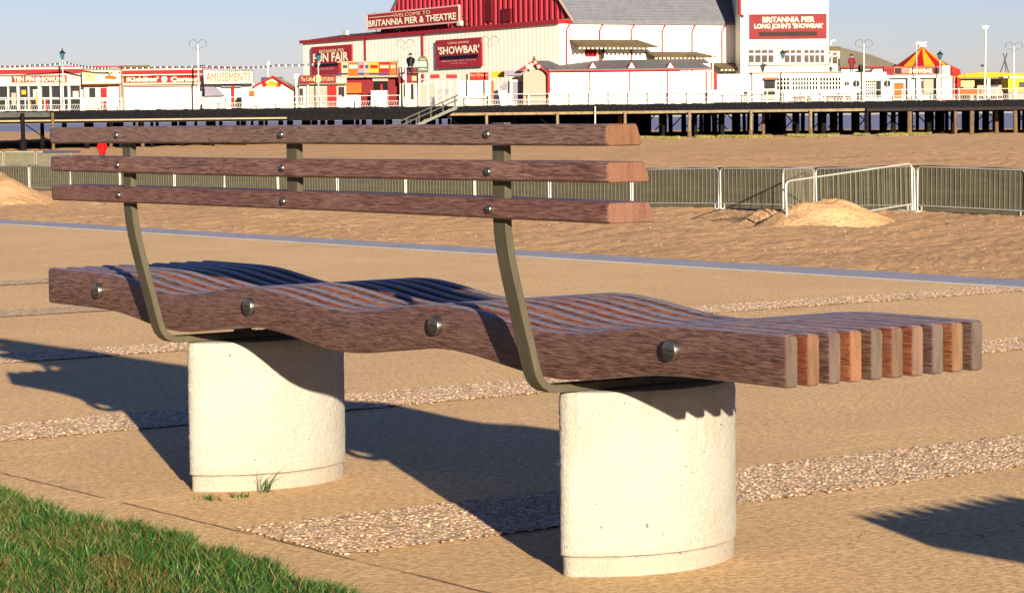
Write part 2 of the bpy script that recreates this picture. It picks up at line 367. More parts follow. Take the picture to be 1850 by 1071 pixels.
def lawn():
    gx = np.linspace(-4, 3.2, 260); gy = np.concatenate([[0], np.linspace(0.02, 1, 30)])
    V = []
    for t in gy:
        for x in gx: V.append((x, edge_y(x)-0.012-t*(3.0), 0.006+(0.010*min(1, t*20) if t else 0)))
    nx = len(gx); F = [(j*nx+i, j*nx+i+1, (j+1)*nx+i+1, (j+1)*nx+i) for j in range(len(gy)-1) for i in range(nx-1)]
    o = fastmesh('turf', np.array(V), np.array(F)[:, ::-1], m_soil); tag(o, kind='structure')
    n = 120000
    px = rng.uniform(-0.6, 2.5, n); d = rng.uniform(0, 1, n)**1.15*0.85; py = edge_y(px)-d
    clump = 0.5+0.5*np.sin(px*23+3*np.sin(py*19))*np.sin(py*27+2*np.sin(px*13))
    hh = (0.014+0.030*clump+rng.uniform(0, 0.024, n))*np.clip(0.6+d*8, 0.6, 1)
    keep = rng.uniform(0, 1, n) < 0.55+0.45*clump
    V, F = blades(px[keep], py[keep], hh[keep], rng.uniform(0.0012, 0.0030, keep.sum()))
    # flattened dead blades
    m = 15000; cxs = rng.uniform(-0.4, 2.3, 60); cd_ = rng.uniform(0.05, 0.7, 60); ci = rng.integers(0, 60, m)
    qx = cxs[ci]+rng.normal(0, 0.05, m); qy = edge_y(cxs[ci])-np.abs(cd_[ci]+rng.normal(0, 0.03, m))-0.02
    V2, F2 = blades(qx, qy, rng.uniform(0.012, 0.034, m), rng.uniform(0.0014, 0.0032, m), rng.uniform(0.008, 0.02, m))
    V2[:, 2] = V2[:, 2]
    mi = np.concatenate([np.zeros(len(F)), np.ones(len(F2))]); V = np.concatenate([V, V2]); F = np.concatenate([F, F2+len(V)-len(V2)])
    tag(fastmesh('lawn_grass', V, F, [m_grass, mat('dead_straw_blade', (0.17, 0.095, 0.040), 0.7, 0.5, 14, col2=(0.045, 0.060, 0.012))], matidx=mi), 'long tufty green grass at the near edge of the promenade', 'grass', kind='stuff')
lawn()
for (x, y, nn, hm, lb) in ((0.700, 0.150, 16, 0.055, 'tallest wispy grass tuft growing against the foot of the left concrete block'),
                           (0.735, 0.070, 34, 0.016, 'flattened low grass tuft on the paving just in front of the left concrete block'),
                           (0.735, 0.000, 30, 0.020, 'small spiky grass tuft on open paving, farthest forward of the three tufts')):
    V, F = blades(rng.normal(0, 0.010, nn), rng.normal(0, 0.010, nn), rng.uniform(0.5, 1, nn)*hm, np.full(nn, 0.0022))
    V[:, 0] *= 1.5
    o = fastmesh('grass_tuft', V, F, m_grass); o.location = (x, y, 0); tag(o, lb, 'grass tuft', 'grass tufts sprouting from the paving')

# ------------------------------------------------------------------ the bench
SEATL, PITCH, TH = 2.4962, 0.0440, 0.0235
def wave(x):
    p = 0.6585
    if x < 0.24 or x > SEATL-0.24: return 0.451
    return 0.436+0.015*math.cos(2*math.pi*(x-0.932)/p)
def zt(x):      # smooth blend into the flat ends
    return sum(wave(x+d) for d in (-0.06, -0.03, 0, 0.03, 0.06))/5
def beam(y0, parent, mats, name='seat_slat'):
    m = MB(); H = 0.080; b = 0.0045; n = 150
    sec = [(b, 0), (TH-b, 0), (TH-b*0.3, b*0.3), (TH, b), (TH, H-b*1.6), (TH-b*0.35, H-b*0.45), (TH-b*1.4, H), (b*1.4, H), (b*0.35, H-b*0.45), (0, H-b*1.6), (0, b), (b*0.3, b*0.3)]
    xs = [0, 0.0025]+list(np.linspace(0.006, SEATL-0.006, n))+[SEATL-0.0025, SEATL]
    V = []; ns = len(sec)
    for i, x in enumerate(xs):
        z = zt(x)-H; e = min(i, len(xs)-1-i); ins = {0: 0.0022, 1: 0.0005}.get(e, 0)
        for (yy, zz) in sec:
            cy, cz = TH/2, H/2
            V.append((x, y0+yy+(ins if yy < cy else -ins), z+zz+(ins if zz < cz else -ins)))
    F = [(i*ns+k, (i+1)*ns+k, (i+1)*ns+(k+1) % ns, i*ns+(k+1) % ns) for i in range(len(xs)-1) for k in range(ns)]
    m.add(V, [tuple(reversed(f)) for f in F], 0)
    L = (len(xs)-1)*ns
    m.add([V[k] for k in range(ns)], [tuple(range(ns-1, -1, -1))][::-1], 1)
    m.add([V[L+k] for k in range(ns)], [tuple(range(ns))], 1)
    # end rings take the end grain too
    for j in range(len(F)):
        if j < ns or j >= len(F)-ns: m.m[j] = 1
        elif j % ns in (6, 7): m.m[j] = 2  # top faces take the wood with painted sky sheen
    return m.build(name, mats+[m_skytop], parent, smooth=True)
WD = [  # dark, base, pale, end
    ((0.016, 0.008, 0.008), (0.078, 0.034, 0.026), (0.165, 0.095, 0.078), (0.0750, 0.0540, 0.0394)),
    ((0.022, 0.006, 0.004), (0.115, 0.028, 0.014), (0.190, 0.080, 0.045), (0.1200, 0.0625, 0.0360)),
    ((0.014, 0.008, 0.009), (0.070, 0.032, 0.028), (0.150, 0.095, 0.080), (0.0875, 0.0590, 0.0476)),
    ((0.045, 0.012, 0.005), (0.150, 0.046, 0.020), (0.240, 0.100, 0.050), (0.1500, 0.0700, 0.0360)),
    ((0.014, 0.007, 0.007), (0.075, 0.032, 0.022), (0.150, 0.090, 0.065), (0.0800, 0.0575, 0.0464)),
    ((0.022, 0.006, 0.004), (0.120, 0.032, 0.016), (0.190, 0.085, 0.050), (0.0925, 0.0560, 0.0394)),
    ((0.024, 0.007, 0.004), (0.125, 0.032, 0.016), (0.200, 0.085, 0.050), (0.1250, 0.0725, 0.0534)),
    ((0.013, 0.008, 0.008), (0.068, 0.030, 0.026), (0.140, 0.090, 0.075), (0.0850, 0.0610, 0.0510)),
    ((0.030, 0.010, 0.004), (0.135, 0.045, 0.018), (0.220, 0.100, 0.050), (0.1300, 0.0725, 0.0406)),
    ((0.012, 0.007, 0.007), (0.065, 0.030, 0.024), (0.140, 0.090, 0.070), (0.0750, 0.0550, 0.0452))]
m_skytop = wood('sky_sheen_top_hardwood', (0.060, 0.046, 0.052), (0.150, 0.120, 0.140), (0.23, 0.19, 0.215), 55)  # grey wood for slat tops, lilac sky sheen put into its colour
WM = [[wood('weathered_hardwood_%d' % i, *q[:3], i+1), endgrain('end_grain_%d' % i, q[3], i+1)] for i, q in enumerate(WD)]
WB = [[wood('back_rail_hardwood_%d' % i, (0.020, 0.010, 0.009), c, p, 20+i), endgrain('back_end_grain_%d' % i, e, 30+i)] for i, (c, p, e) in enumerate((
    ((0.115, 0.062, 0.048), (0.19, 0.13, 0.105), (0.1183, 0.0543, 0.0272)),
    ((0.108, 0.044, 0.034), (0.22, 0.135, 0.110), (0.1238, 0.0561, 0.0340)),
    ((0.098, 0.038, 0.030), (0.18, 0.105, 0.085), (0.1293, 0.0607, 0.0400))))]
def concrete_mat():
    m, n, b, v = newmat('rough_cream_concrete', 0.9, 0.15); L = n.links
    a = noise(n, v, 190, 1, 1, 1, 4, 0.7); bg_ = noise(n, v, 7, 1, 1, 1, 5, 0.6); pit = noise(n, v, 75, 1, 1, 1, 2, 0.5, (3, 1, 8))
    c = ramp(n, bg_, (0.3, (0.2606, 0.2422, 0.2023)), (0.7, (0.3335, 0.3155, 0.2784)))
    c = mix(n, 0.35, c, ramp(n, a, (0.3, (0.1697, 0.1531, 0.1295)), (0.7, (0.4123, 0.3994, 0.3723))))
    pm = ramp(n, pit, (0.235, (1, 1, 1)), (0.262, (0, 0, 0)))
    c = mix(n, mth(n, 'MULTIPLY', pm, 0.75), c, (0.09, 0.065, 0.04))
    spz = n.nodes.new('ShaderNodeSeparateXYZ'); L.new(v, spz.inputs[0])
    # grime drips below the rim and splashed dirt at the foot
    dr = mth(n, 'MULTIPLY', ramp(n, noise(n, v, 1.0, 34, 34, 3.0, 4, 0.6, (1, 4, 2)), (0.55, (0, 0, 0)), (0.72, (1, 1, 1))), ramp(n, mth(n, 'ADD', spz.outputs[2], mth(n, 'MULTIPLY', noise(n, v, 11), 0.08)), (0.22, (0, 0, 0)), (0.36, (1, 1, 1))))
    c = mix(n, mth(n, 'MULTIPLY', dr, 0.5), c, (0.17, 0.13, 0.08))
    ft = ramp(n, mth(n, 'SUBTRACT', spz.outputs[2], mth(n, 'MULTIPLY', noise(n, v, 26, 1, 1, 1, 4), 0.05)), (0.0, (1, 1, 1)), (0.035, (0, 0, 0)))
    c = mix(n, mth(n, 'MULTIPLY', ft, 0.3), c, (0.24, 0.17, 0.10))
    L.new(c, b.inputs['Base Color'])
    h = bumpn(n, a, 0.0030); h = bumpn(n, noise(n, v, 60, 1, 1, 1, 3), 0.0012, h); h = bumpn(n, mth(n, 'SUBTRACT', 1.0, pm), 0.002, h)
    L.new(h, b.inputs['Normal']); return m
m_conc = concrete_mat()
def lens(scale_in=0.0, n=96):
    """planform of the pedestal: two shallow arcs meeting in tightly rounded tips"""
    hc, sg, rr = 0.2-scale_in, 0.096-scale_in, 0.014
    Rr = (hc*hc+sg*sg)/(2*sg); pts = []
    th = math.asin(hc/Rr)
    for s in (1, -1):
        for i in range(n//2):
            t = -th+2*th*i/(n//2)
            pts.append((s*(Rr*math.cos(t)-(Rr-sg)), s*Rr*math.sin(t)))
    P = np.array(pts)
    for _ in range(6): P = 0.25*np.roll(P, 1, 0)+0.5*P+0.25*np.roll(P, -1, 0)
    return P
def pedestal(cx, cy, parent):
    m = MB(); P0 = lens(0); P1 = lens(0.0045); Pi = lens(0.012)
    prof = [(0.0, P1, 0), (0.014, P1, 0), (0.030, P1, 0), (0.0325, P1, 0.003), (0.036, P0, 0)]+[(0.036+0.265*i/46, P0, 0) for i in range(1, 46)]+[(0.303, P0, 0), (0.310, P0, -0.0025), (0.3145, P1, 0), (0.3163, Pi, 0)]
    n = len(P0); V = []
    for j, (z, P, _) in enumerate(prof):
        jit = rng.normal(0, 0.0005, (n, 3)); 
        if j == 0: jit[:, 2] = 0
        for i in range(n):
            nn = np.array(P[i])/np.linalg.norm(P[i]); q = P[i]+nn*(jit[i, 0]+(_ if _ < 0 else -_))
            V.append((cx+q[0], cy+q[1], z+jit[i, 2]*0.5))
    F = [(j*n+i, j*n+(i+1) % n, (j+1)*n+(i+1) % n, (j+1)*n+i) for j in range(len(prof)-1) for i in range(n)]
    T = len(prof)-1; V.append((cx, cy, 0.3165)); c = len(V)-1
    F += [(T*n+i, T*n+(i+1) % n, c) for i in range(n)]
    m.add(V, F); return m.build('pedestal', m_conc, parent, smooth=True)
def bolt_mb(x, y, z, r, d, slot=True):
    m = MB(); n = 28; prof = [(r*0.98, 0.0), (r, d*0.15), (r, d*0.78), (r*0.94, d*0.95), (r*0.85, d*1.0), (r*0.35, d*1.012)] if slot else [(r*0.98, 0.0), (r, d*0.15), (r, d*0.5), (r*0.9, d*0.78), (r*0.65, d*0.96), (r*0.3, d*1.03)]
    V = [(x+q*math.cos(2*math.pi*k/n), y-h, z+q*math.sin(2*math.pi*k/n)) for q, h in prof for k in range(n)]
    F = [(j*n+k, j*n+(k+1) % n, (j+1)*n+(k+1) % n, (j+1)*n+k) for j in range(len(prof)-1) for k in range(n)]
    F += [tuple((len(prof)-1)*n+k for k in range(n))]
    m.add(V, F)
    if slot: m.box((x-r*0.72, y-d*1.05, z-0.0009), (x+r*0.72, y-d*1.0, z+0.0009), 1)
    return m
def rail_mesh(z0, z1, y0, y1, x0, x1):
    m = MB(); b = 0.0035
    yt, yb = y1
    sec = [(y0+b, z0), (yb-b, z0), (yb, z0+b), (yt, z1-b), (yt-b, z1), (y0+b, z1), (y0, z1-b), (y0, z0+b)]
    xs = [x0, x0+0.002]+list(np.linspace(x0+0.008, x1-0.008, 60))+[x1-0.002, x1]; ns = len(sec); V = []
    cy, cz = (y0+yb)/2, (z0+z1)/2
    for i, x in enumerate(xs):
        e = min(i, len(xs)-1-i); ins = {0: 0.002, 1: 0.0004}.get(e, 0)
        bow = 0.0012*math.sin((x-x0)*2.3+z0*60)
        for yy, zz in sec: V.append((x, yy+(ins if yy < cy else -ins)+bow*0.4, zz+(ins if zz < cz else -ins)+bow))
    F = [(i*ns+k, i*ns+(k+1) % ns, (i+1)*ns+(k+1) % ns, (i+1)*ns+k) for i in range(len(xs)-1) for k in range(ns)]
    m.add(V, [tuple(reversed(f)) for f in F], 0); L = (len(xs)-1)*ns
    m.add([V[k] for k in range(ns)], [tuple(range(ns-1, -1, -1))], 1)
    m.add([V[L+k] for k in range(ns)], [tuple(range(ns))], 1)
    for j in range(len(F)):
        if j < ns or j >= len(F)-ns: m.m[j] = 1
    return m
HB = SEATL/2; XS = 0.657
def fix_normals(o):
    import bmesh
    b = bmesh.new(); b.from_mesh(o.data); bmesh.ops.remove_doubles(b, verts=b.verts, dist=1e-6); bmesh.ops.recalc_face_normals(b, faces=b.faces); b.to_mesh(o.data); b.free()
    try: o.data.set_sharp_from_angle(angle=R(40))
    except Exception: pass
def support_bar(xc, parent, smooth=True):
    m = MB(); t = 0.0135; w_ = 0.018
    raw = [(-0.101, 0.772), (-0.101, 0.609), (-0.0995, 0.59), (-0.0975, 0.572), (-0.0925, 0.545), (-0.086, 0.516), (-0.047, 0.370), (-0.042, 0.352), (-0.036, 0.3395), (-0.0265, 0.3285), (-0.014, 0.3215), (0.0, 0.3185), (0.05, 0.3180), (0.41, 0.3180)]
    P = np.array(raw); T = np.gradient(P, axis=0); T /= np.linalg.norm(T, axis=1)[:, None]; Nn = np.stack([-T[:, 1], T[:, 0]], 1)
    Q = P+Nn*t; n = len(P); b = 0.0012; V = []
    for i in range(n):
        for (px, q) in ((-w_+b, 0), (w_-b, 0), (w_, b), (w_, t-b), (w_-b, t), (-w_+b, t), (-w_, t-b), (-w_, b)):
            c = P[i]+Nn[i]*q; V.append((xc+px, c[0], c[1]))
    F = [(i*8+k, i*8+(k+1) % 8, (i+1)*8+(k+1) % 8, (i+1)*8+k) for i in range(n-1) for k in range(8)]+[tuple(range(7, -1, -1)), tuple((n-1)*8+k for k in range(8))]
    m.add(V, F); o = m.build('support_bar', m_steel, parent, smooth=True); fix_normals(o); return o
def make_bench(label, group, back=True):
    root = thing('park_bench', label, 'bench', (0, 0, 0), group)
    for i in range(10):
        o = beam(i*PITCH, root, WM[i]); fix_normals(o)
        if i == 3: o['label'] = 'brightest orange seat slat, fourth from the backrest'
    for s in (-1, 1):
        pedestal(HB+(0.645 if s > 0 else -0.655), 0.225, root)
        for yy in (0.166, 0.243, 0.33):
            p = MB(); xc = HB+s*XS+0.010
            p.box((xc-0.010, yy-0.011, 0.330), (xc+0.010, yy+0.011, 0.385)); p.box((xc-0.022, yy-0.014, 0.3315), (xc+0.022, yy+0.014, 0.3365)); p.build('mounting_post', m_steel, root)
    for x in (0.2590, 0.9175, 1.5742, 2.2330):
        o = bolt_mb(x, 0.0, 0.4117, 0.0170, 0.012).build('bolt', [m_bolt, m_dsteel], root, smooth=True); fix_normals(o)
        r = MB(); r.tube([(x, TH*0.5, 0.4117), (x, 9*PITCH+TH*0.5, 0.4117)], 0.013, 14); r.build('through_rod', m_dsteel, root, smooth=True)
    if back:
        for s in (-1, 1): support_bar(HB+s*XS, root)
        m = MB(); m.box((HB-0.018-0.0, -0.101, 0.618), (HB+0.018, -0.0875, 0.768)); o = m.build('middle_bracket', m_steel, root)
        for i, (z0, z1, yt, yb) in enumerate(((0.7355, 0.7700, -0.060, -0.052), (0.6760, 0.7090, -0.047, -0.038), (0.6145, 0.6475, -0.036, -0.028))):
            o = rail_mesh(z0, z1, -0.1215+0.001*i, (yt, yb), 0.276, 2.2225).build('back_slat', WB[i], root, smooth=True); fix_normals(o)
            zc = (0.7535, 0.6920, 0.6303)[i]
            for x in (HB-XS, HB, HB+XS):
                b_ = bolt_mb(x, -0.1215+0.001*i, zc, 0.0068, 0.0058, False).build('bolt', [m_bolt, m_dsteel], root, smooth=True); fix_normals(b_)
    return root
bench = make_bench('slatted hardwood bench with wavy seat and backrest on two cream concrete blocks', 'promenade benches')
b2 = make_bench('backless wavy slatted bench on the paving beside the right end of the big bench', 'promenade benches', back=False)
b2.location = (3.81, 0.02, 0)

# ------------------------------------------------------------------ beach, sea
Rv = np.array([math.cos(YAW), math.sin(YAW)]); Fv = np.array([-math.sin(YAW), math.cos(YAW)])
CZ = CAM[2]
def W2(s, d): q = CAM[:2]+Rv*s+Fv*d; return q
def ray(u, v):
    d = fw+rt2*(u-CX)/FPX-up2*(v-CY)/FPX; return d
def ztilt(u, v, D):      # world z seen at pixel (u, v) on the upright plane at forward distance D
    d = ray(u, v); return CZ+d[2]*D/(d[0]*Fv[0]+d[1]*Fv[1])
def fence_d(u):          # distance of the netted fence line
    return 1.1*FPX/(46+(87-46)*(u-56)/(1850-56))
def sand_z(s, d):
    t = np.clip(s/np.maximum(d, 1)/ (925/FPX)*0.5+0.5, -0.6, 1.6)      # 0 left edge of the picture, 1 right edge
    tc = np.clip(t, -0.2, 1.2)
    df = 1.1*FPX/(46+41*np.clip((tc*1850-56)/1794, -0.3, 1.2))
    zf = -2.13+0.62*tc
    zp = -1.93+0.62*tc+0.32*tc*(1-tc)*2
    z = np.where(d < df, zf, zf+(zp-zf)*np.clip((d-df)/(258-df), 0, 1))
    far = np.clip((d-262)/110, 0, 1)
    z = z+far*(1-tc)*0.23
    z = z-np.clip((d-300)/400, 0, 3)*(0.35+1.6*tc)
    return z
def hills(s, d):         # undulation of the trodden sand
    return (0.05*np.sin(s*0.9+1.7*np.sin(d*0.23))*np.sin(d*0.41+s*0.3)+0.035*np.sin(s*2.3+d*0.8)+0.02*np.sin(d*2.9+2*np.sin(s*1.9)))*np.clip(d/60, 0.5, 1)
def sand_material():
    m, n, b, v = newmat('beach_sand', 0.95, 0.1); L = n.links
    big = noise(n, v, 0.11, 1, 1, 1, 6, 0.6); mid = noise(n, v, 1.4, 1, 1, 1, 6, 0.7); fine = noise(n, v, 16, 1, 1, 1, 5, 0.75)
    c = ramp(n, mid, (0.32, (0.4057, 0.2325, 0.1103)), (0.68, (0.5989, 0.3635, 0.1837)))
    c = mix(n, 0.45, c, ramp(n, big, (0.35, (0.4444, 0.2620, 0.1323)), (0.65, (0.6182, 0.3888, 0.2058))))
    c = mix(n, 0.35, c, ramp(n, fine, (0.3, (0.2705, 0.1479, 0.0698)), (0.7, (0.6762, 0.4311, 0.2352))))
    L.new(c, b.inputs['Base Color'])
    vs = n.nodes.new('ShaderNodeTexVoronoi'); vs.feature = 'SMOOTH_F1'; vs.inputs['Scale'].default_value = 2.6; vs.inputs['Randomness'].default_value = 1.0; L.new(v, vs.inputs['Vector'])
    h = bumpn(n, mid, 0.10); h = bumpn(n, vs.outputs['Distance'], 0.07, h); h = bumpn(n, fine, 0.04, h)
    wet = ramp(n, noise(n, v, 0.22, 1, 1, 1, 4, 0.6, (8, 2, 1)), (0.50, (0, 0, 0)), (0.66, (1, 1, 1)))
    c2_ = mix(n, mth(n, 'MULTIPLY', wet, 0.28), c, (0.24, 0.155, 0.09)); L.new(c2_, b.inputs['Base Color']); L.new(h, b.inputs['Normal']); return m
m_sand = sand_material()
def beach():
    ds = np.concatenate([np.linspace(4, 40, 260), np.geomspace(40.2, 150, 300), np.geomspace(151, 1500, 130)])
    a = np.linspace(-0.42, 0.42, 520)
    D, A = np.meshgrid(ds, a, indexing='ij'); S = A*D
    Z = sand_z(S, D)+hills(S, D)
    nz = np.where(D < 160, 1, 0)
    Z += rng.normal(0, 0.009, Z.shape)*nz*np.clip(D/40, 0.6, 1.8)
    # footprints and clods: random shallow dents
    X = CAM[0]+Rv[0]*S+Fv[0]*D; Y = CAM[1]+Rv[1]*S+Fv[1]*D
    # foot of the promenade wall stays below the kerb; nothing of the sand pokes through the paving
    Z = np.where(Y < 6.9, np.minimum(Z, -0.9), Z)
    V = np.stack([X, Y, Z], -1).reshape(-1, 3); nx = len(a)
    i, j = np.meshgrid(np.arange(len(ds)-1), np.arange(nx-1), indexing='ij')
    F = np.stack([i*nx+j, i*nx+j+1, (i+1)*nx+j+1, (i+1)*nx+j], -1).reshape(-1, 4)
    tag(fastmesh('beach', V, F, m_sand, smooth=True), kind='structure')
beach()
def zs(u, d):            # sand height under pixel column u at distance d
    s = (u-CX)/FPX*d; return float(sand_z(np.array(s), np.array(float(d)))+hills(np.array(s), np.array(float(d))))
m_sea, n_, b_, v_ = newmat('grey_blue_sea', 0.55, 0.25)
cc = ramp(n_, noise(n_, v_, 0.02, 1, 1, 1, 5, 0.6), (0.3, (0.16, 0.16, 0.25)), (0.7, (0.23, 0.23, 0.33)))
n_.links.new(cc, b_.inputs['Base Color']); n_.links.new(bumpn(n_, noise(n_, v_, 0.6, 1, 1, 1, 4), 0.5), b_.inputs['Normal'])
s_ = MB(); p = [(*W2(-26000, 30), -2.45), (*W2(26000, 30), -2.45), (*W2(26000, 50000), -2.45), (*W2(-26000, 50000), -2.45)]; s_.add(p, [(0, 1, 2, 3)])
tag(s_.build('sea', m_sea), kind='structure')

def heap(label, s0, d0, rs, rd, h, seed, dent=True):
    r2 = np.random.default_rng(seed); n = 90; base = float(sand_z(np.array(s0), np.array(float(d0))))
    u = np.linspace(-1.25, 1.25, n); A, B = np.meshgrid(u, u, indexing='ij'); rr = np.sqrt(A*A+B*B)
    f = np.clip(1-rr, 0, 1); prof = np.where(rr < 0.25, 1-rr*rr*1.6, np.clip(1.2-1.2*rr, 0, 1)); prof = np.clip(prof, 0, 1)
    k = sum(a*np.sin(A*f1+p1)*np.sin(B*f2+p2) for a, f1, p1, f2, p2 in [(r2.uniform(0.04, 0.10), r2.uniform(3, 9), r2.uniform(0, 6), r2.uniform(3, 9), r2.uniform(0, 6)) for _ in range(5)])
    Z = h*prof*(1+k*1.2)+r2.normal(0, 0.010, A.shape)*(prof > 0.02)
    Z = np.where(rr > 1.05, -0.12, Z)
    S = s0+A*rs; D = d0+B*rd; zb = sand_z(S, D)+hills(S, D)
    X = Rv[0]*(S-s0)+Fv[0]*(D-d0); Y = Rv[1]*(S-s0)+Fv[1]*(D-d0)
    V = np.stack([X, Y, zb-base+Z-0.01], -1).reshape(-1, 3)
    i, j = np.meshgrid(np.arange(n-1), np.arange(n-1), indexing='ij')
    F = np.stack([i*n+j, (i+1)*n+j, (i+1)*n+j+1, i*n+j+1], -1).reshape(-1, 4)[:, ::-1]
    o = fastmesh('sand_heap', V, F, m_sand, smooth=True); q = W2(s0, d0); o.location = (q[0], q[1], base); tag(o, label, 'sand heap', 'sand heaps by the fence'); return o
def sd(u, d): return (u-CX)/FPX*d
heap('rounded sand heap drifted over the loose white barrier on the right', sd(1492, 56.0), 56.0, 1.55, 1.25, 0.62, 3)
heap('low lumpy spill of sand left of the rounded heap by the loose barrier', sd(1385, 58.5), 58.5, 0.75, 1.0, 0.34, 8)
heap('smooth sand heap against the netted fence at the far left', sd(5, 95), 95, 2.1, 4.0, 0.92, 5)

def scatter_shells():
    n = 2600; u = rng.uniform(-60, 1910, n); d = 30+rng.uniform(0, 1, n)**1.6*45
    s = (u-CX)/FPX*d; q = CAM[:2][None]+Rv[None]*s[:, None]+Fv[None]*d[:, None]
    z = sand_z(s, d)+hills(s, d)+0.004; r = rng.uniform(0.008, 0.028, n)*np.clip(d/45, .8, 1.3)
    ok = q[:, 1] > 7.2; q, z, r = q[ok], z[ok], r[ok]; n = len(z)
    base = np.array([(1, 0, 0), (0.3, 0.9, 0), (-0.8, 0.5, 0), (-0.7, -0.6, 0), (0.4, -0.9, 0), (0.0, 0.0, 0.7)])
    tri = np.array([(0, 1, 5), (1, 2, 5), (2, 3, 5), (3, 4, 5), (4, 0, 5)]); th = rng.uniform(0, 6.28, n)
    P = base[None]*r[:, None, None]; X = P[..., 0]*np.cos(th)[:, None]-P[..., 1]*np.sin(th)[:, None]; Y = P[..., 0]*np.sin(th)[:, None]+P[..., 1]*np.cos(th)[:, None]
    V = np.stack([X+q[:, 0:1], Y+q[:, 1:2], P[..., 2]+z[:, None]], -1).reshape(-1, 3)
    F = (tri[None]+(np.arange(n)*6)[:, None, None]).reshape(-1, 3)
    m, nn, b, v = newmat('shell_and_stone', 0.6, 0.3); ge = nn.nodes.new('ShaderNodeNewGeometry')
    nn.links.new(ramp(nn, ge.outputs['Random Per Island'], (0.0, (0.14, 0.09, 0.06)), (0.45, (0.20, 0.13, 0.08)), (0.6, (0.40, 0.30, 0.20)), (1.0, (0.62, 0.54, 0.42))), b.inputs['Base Color'])
    tag(fastmesh('shell_fragments', V, F, m), 'pale shells and small stones littering the trodden sand', 'shells', kind='stuff')
scatter_shells()

# ------------------------------------------------------------------ crowd barriers
def make_barrier(net=True):
    """unit panel: local x 0..1 (scaled to length), local y towards the far side, height 1.1"""
    root = thing('crowd_barrier', '', 'barrier', (0, 0, 0))
    H = 1.08; m = MB(); r = 0.11; x0, x1 = 0.012, 0.988; kx = 0.28
    pts = [(x0, 0, 0.02), (x0, 0, H-r)]+[(x0+r*kx*(1-math.cos(a)), 0, H-r+r*math.sin(a)) for a in np.linspace(0.2, math.pi/2, 6)]
    pts += [(x1-r*kx*(1-math.cos(a)), 0, H-r+r*math.sin(a)) for a in np.linspace(math.pi/2, 0.2, 6)]+[(x1, 0, H-r), (x1, 0, 0.02)]
    def flat_tube(pp, rad, rx):
        n = 8; P = [Vector(p) for p in pp]; V = []
        for i, p in enumerate(P):
            t = (P[min(i+1, len(P)-1)]-P[max(i-1, 0)]); tr = Vector((t.x/rx, 0, t.z)).normalized(); a = Vector((-tr.z*rx, 0, tr.x))
            for k in range(n):
                q = 2*math.pi*k/n; V.append(p+a*(rad*math.cos(q))+Vector((0, rad*math.sin(q), 0)))
        m.add(V, [(i*n+k, i*n+(k+1) % n, (i+1)*n+(k+1) % n, (i+1)*n+k) for i in range(len(P)-1) for k in range(n)]+[tuple(range(n)), tuple((len(P)-1)*n+k for k in range(n))])
    flat_tube(pts, 0.021, kx); flat_tube([(x0, 0, 0.15), (x1, 0, 0.15)], 0.017, kx)
    m.build('frame', m_galv, root, smooth=True)
    b = MB(); nb = 22
    for i in range(1, nb):
        x = x0+(x1-x0)*i/nb; b.box((x-0.0012, -0.005, 0.15), (x+0.0012, 0.004, H-0.01))
    b.build('bars', m_bars, root)
    f = MB()
    for x in (0.05, 0.95): f.box((x-0.006, -0.28, 0.0), (x+0.006, 0.28, 0.035)); f.box((x-0.005, -0.012, 0.03), (x+0.005, 0.012, 0.16))
    f.build('foot', m_galv, root)
    if net:
        q = MB(); nx, nz = 40, 6; V = []
        for j in range(nz+1):
            for i in range(nx+1):
                x = i/nx; V.append((x, 0.010+0.0025*math.sin(x*13+j), 0.03+(H-0.005)*j/nz+(0.014*math.sin(x*11) if j == nz else 0)))
        F = [(j*(nx+1)+i, j*(nx+1)+i+1, (j+1)*(nx+1)+i+1, (j+1)*(nx+1)+i) for j in range(nz) for i in range(nx)]
        V2 = [(a, b_+0.006, c) for a, b_, c in V]; o_ = len(V)
        q.add(V+V2, F+[tuple(reversed([k+o_ for k in f])) for f in F]); q.build('netting', m_net, root)
        h = MB(); h.tube([(i/20, 0.02, H+0.012+0.010*math.sin(i/20*11)) for i in range(21)], 0.021, 6); h.build('hem', m_nethem, root)
    return root
posts = [-40, 56, 130, 220, 318, 408, 505, 612, 735, 860, 995, 1143, 1302, 1475, 1657, 1856, 2080]
def fpos(u):
    d = fence_d(u); s = (u-CX)/FPX*d; q = W2(s, d); return np.array([q[0], q[1]])
net_p = make_barrier(True); bare_p = make_barrier(False); first = True
FG = 'netted crowd barriers forming a fence across the beach'
ORD = ['far left edge', 'second from the left', 'third from the left', 'fourth from the left', 'fifth from the left', 'sixth from the left', 'seventh from the left', 'eighth from the left', 'eighth from the right', 'seventh from the right', 'sixth from the right', 'fifth from the right', 'fourth from the right', 'behind the sand heap', 'second from the right', 'far right edge']
LB = {0: 'netted barrier cut by the left picture edge, behind the smooth sand heap', 1: 'netted barrier with its foot just above the right slope of the left sand heap',
      2: 'netted barrier seen left of the left support bar, nearest it', 3: 'netted barrier seen directly right of the left support bar',
      4: 'second netted barrier to the right of the left support bar', 5: 'netted barrier seen just left of the middle bracket of the backrest',
      6: 'netted barrier directly right of the backrest middle bracket', 7: 'second netted barrier right of the backrest middle bracket',
      8: 'netted barrier partly hidden by the right support bar, on its left', 9: 'netted barrier directly right of the right support bar',
      10: 'netted barrier behind the right quarter of the backrest', 11: 'netted barrier directly beyond the right ends of the back slats',
      12: 'netted barrier just left of the loose unnetted barrier', 13: 'netted barrier standing behind the sand heap and the loose barrier',
      14: 'netted barrier directly right of the loose unnetted barrier', 15: 'netted barrier cut by the right picture edge'}
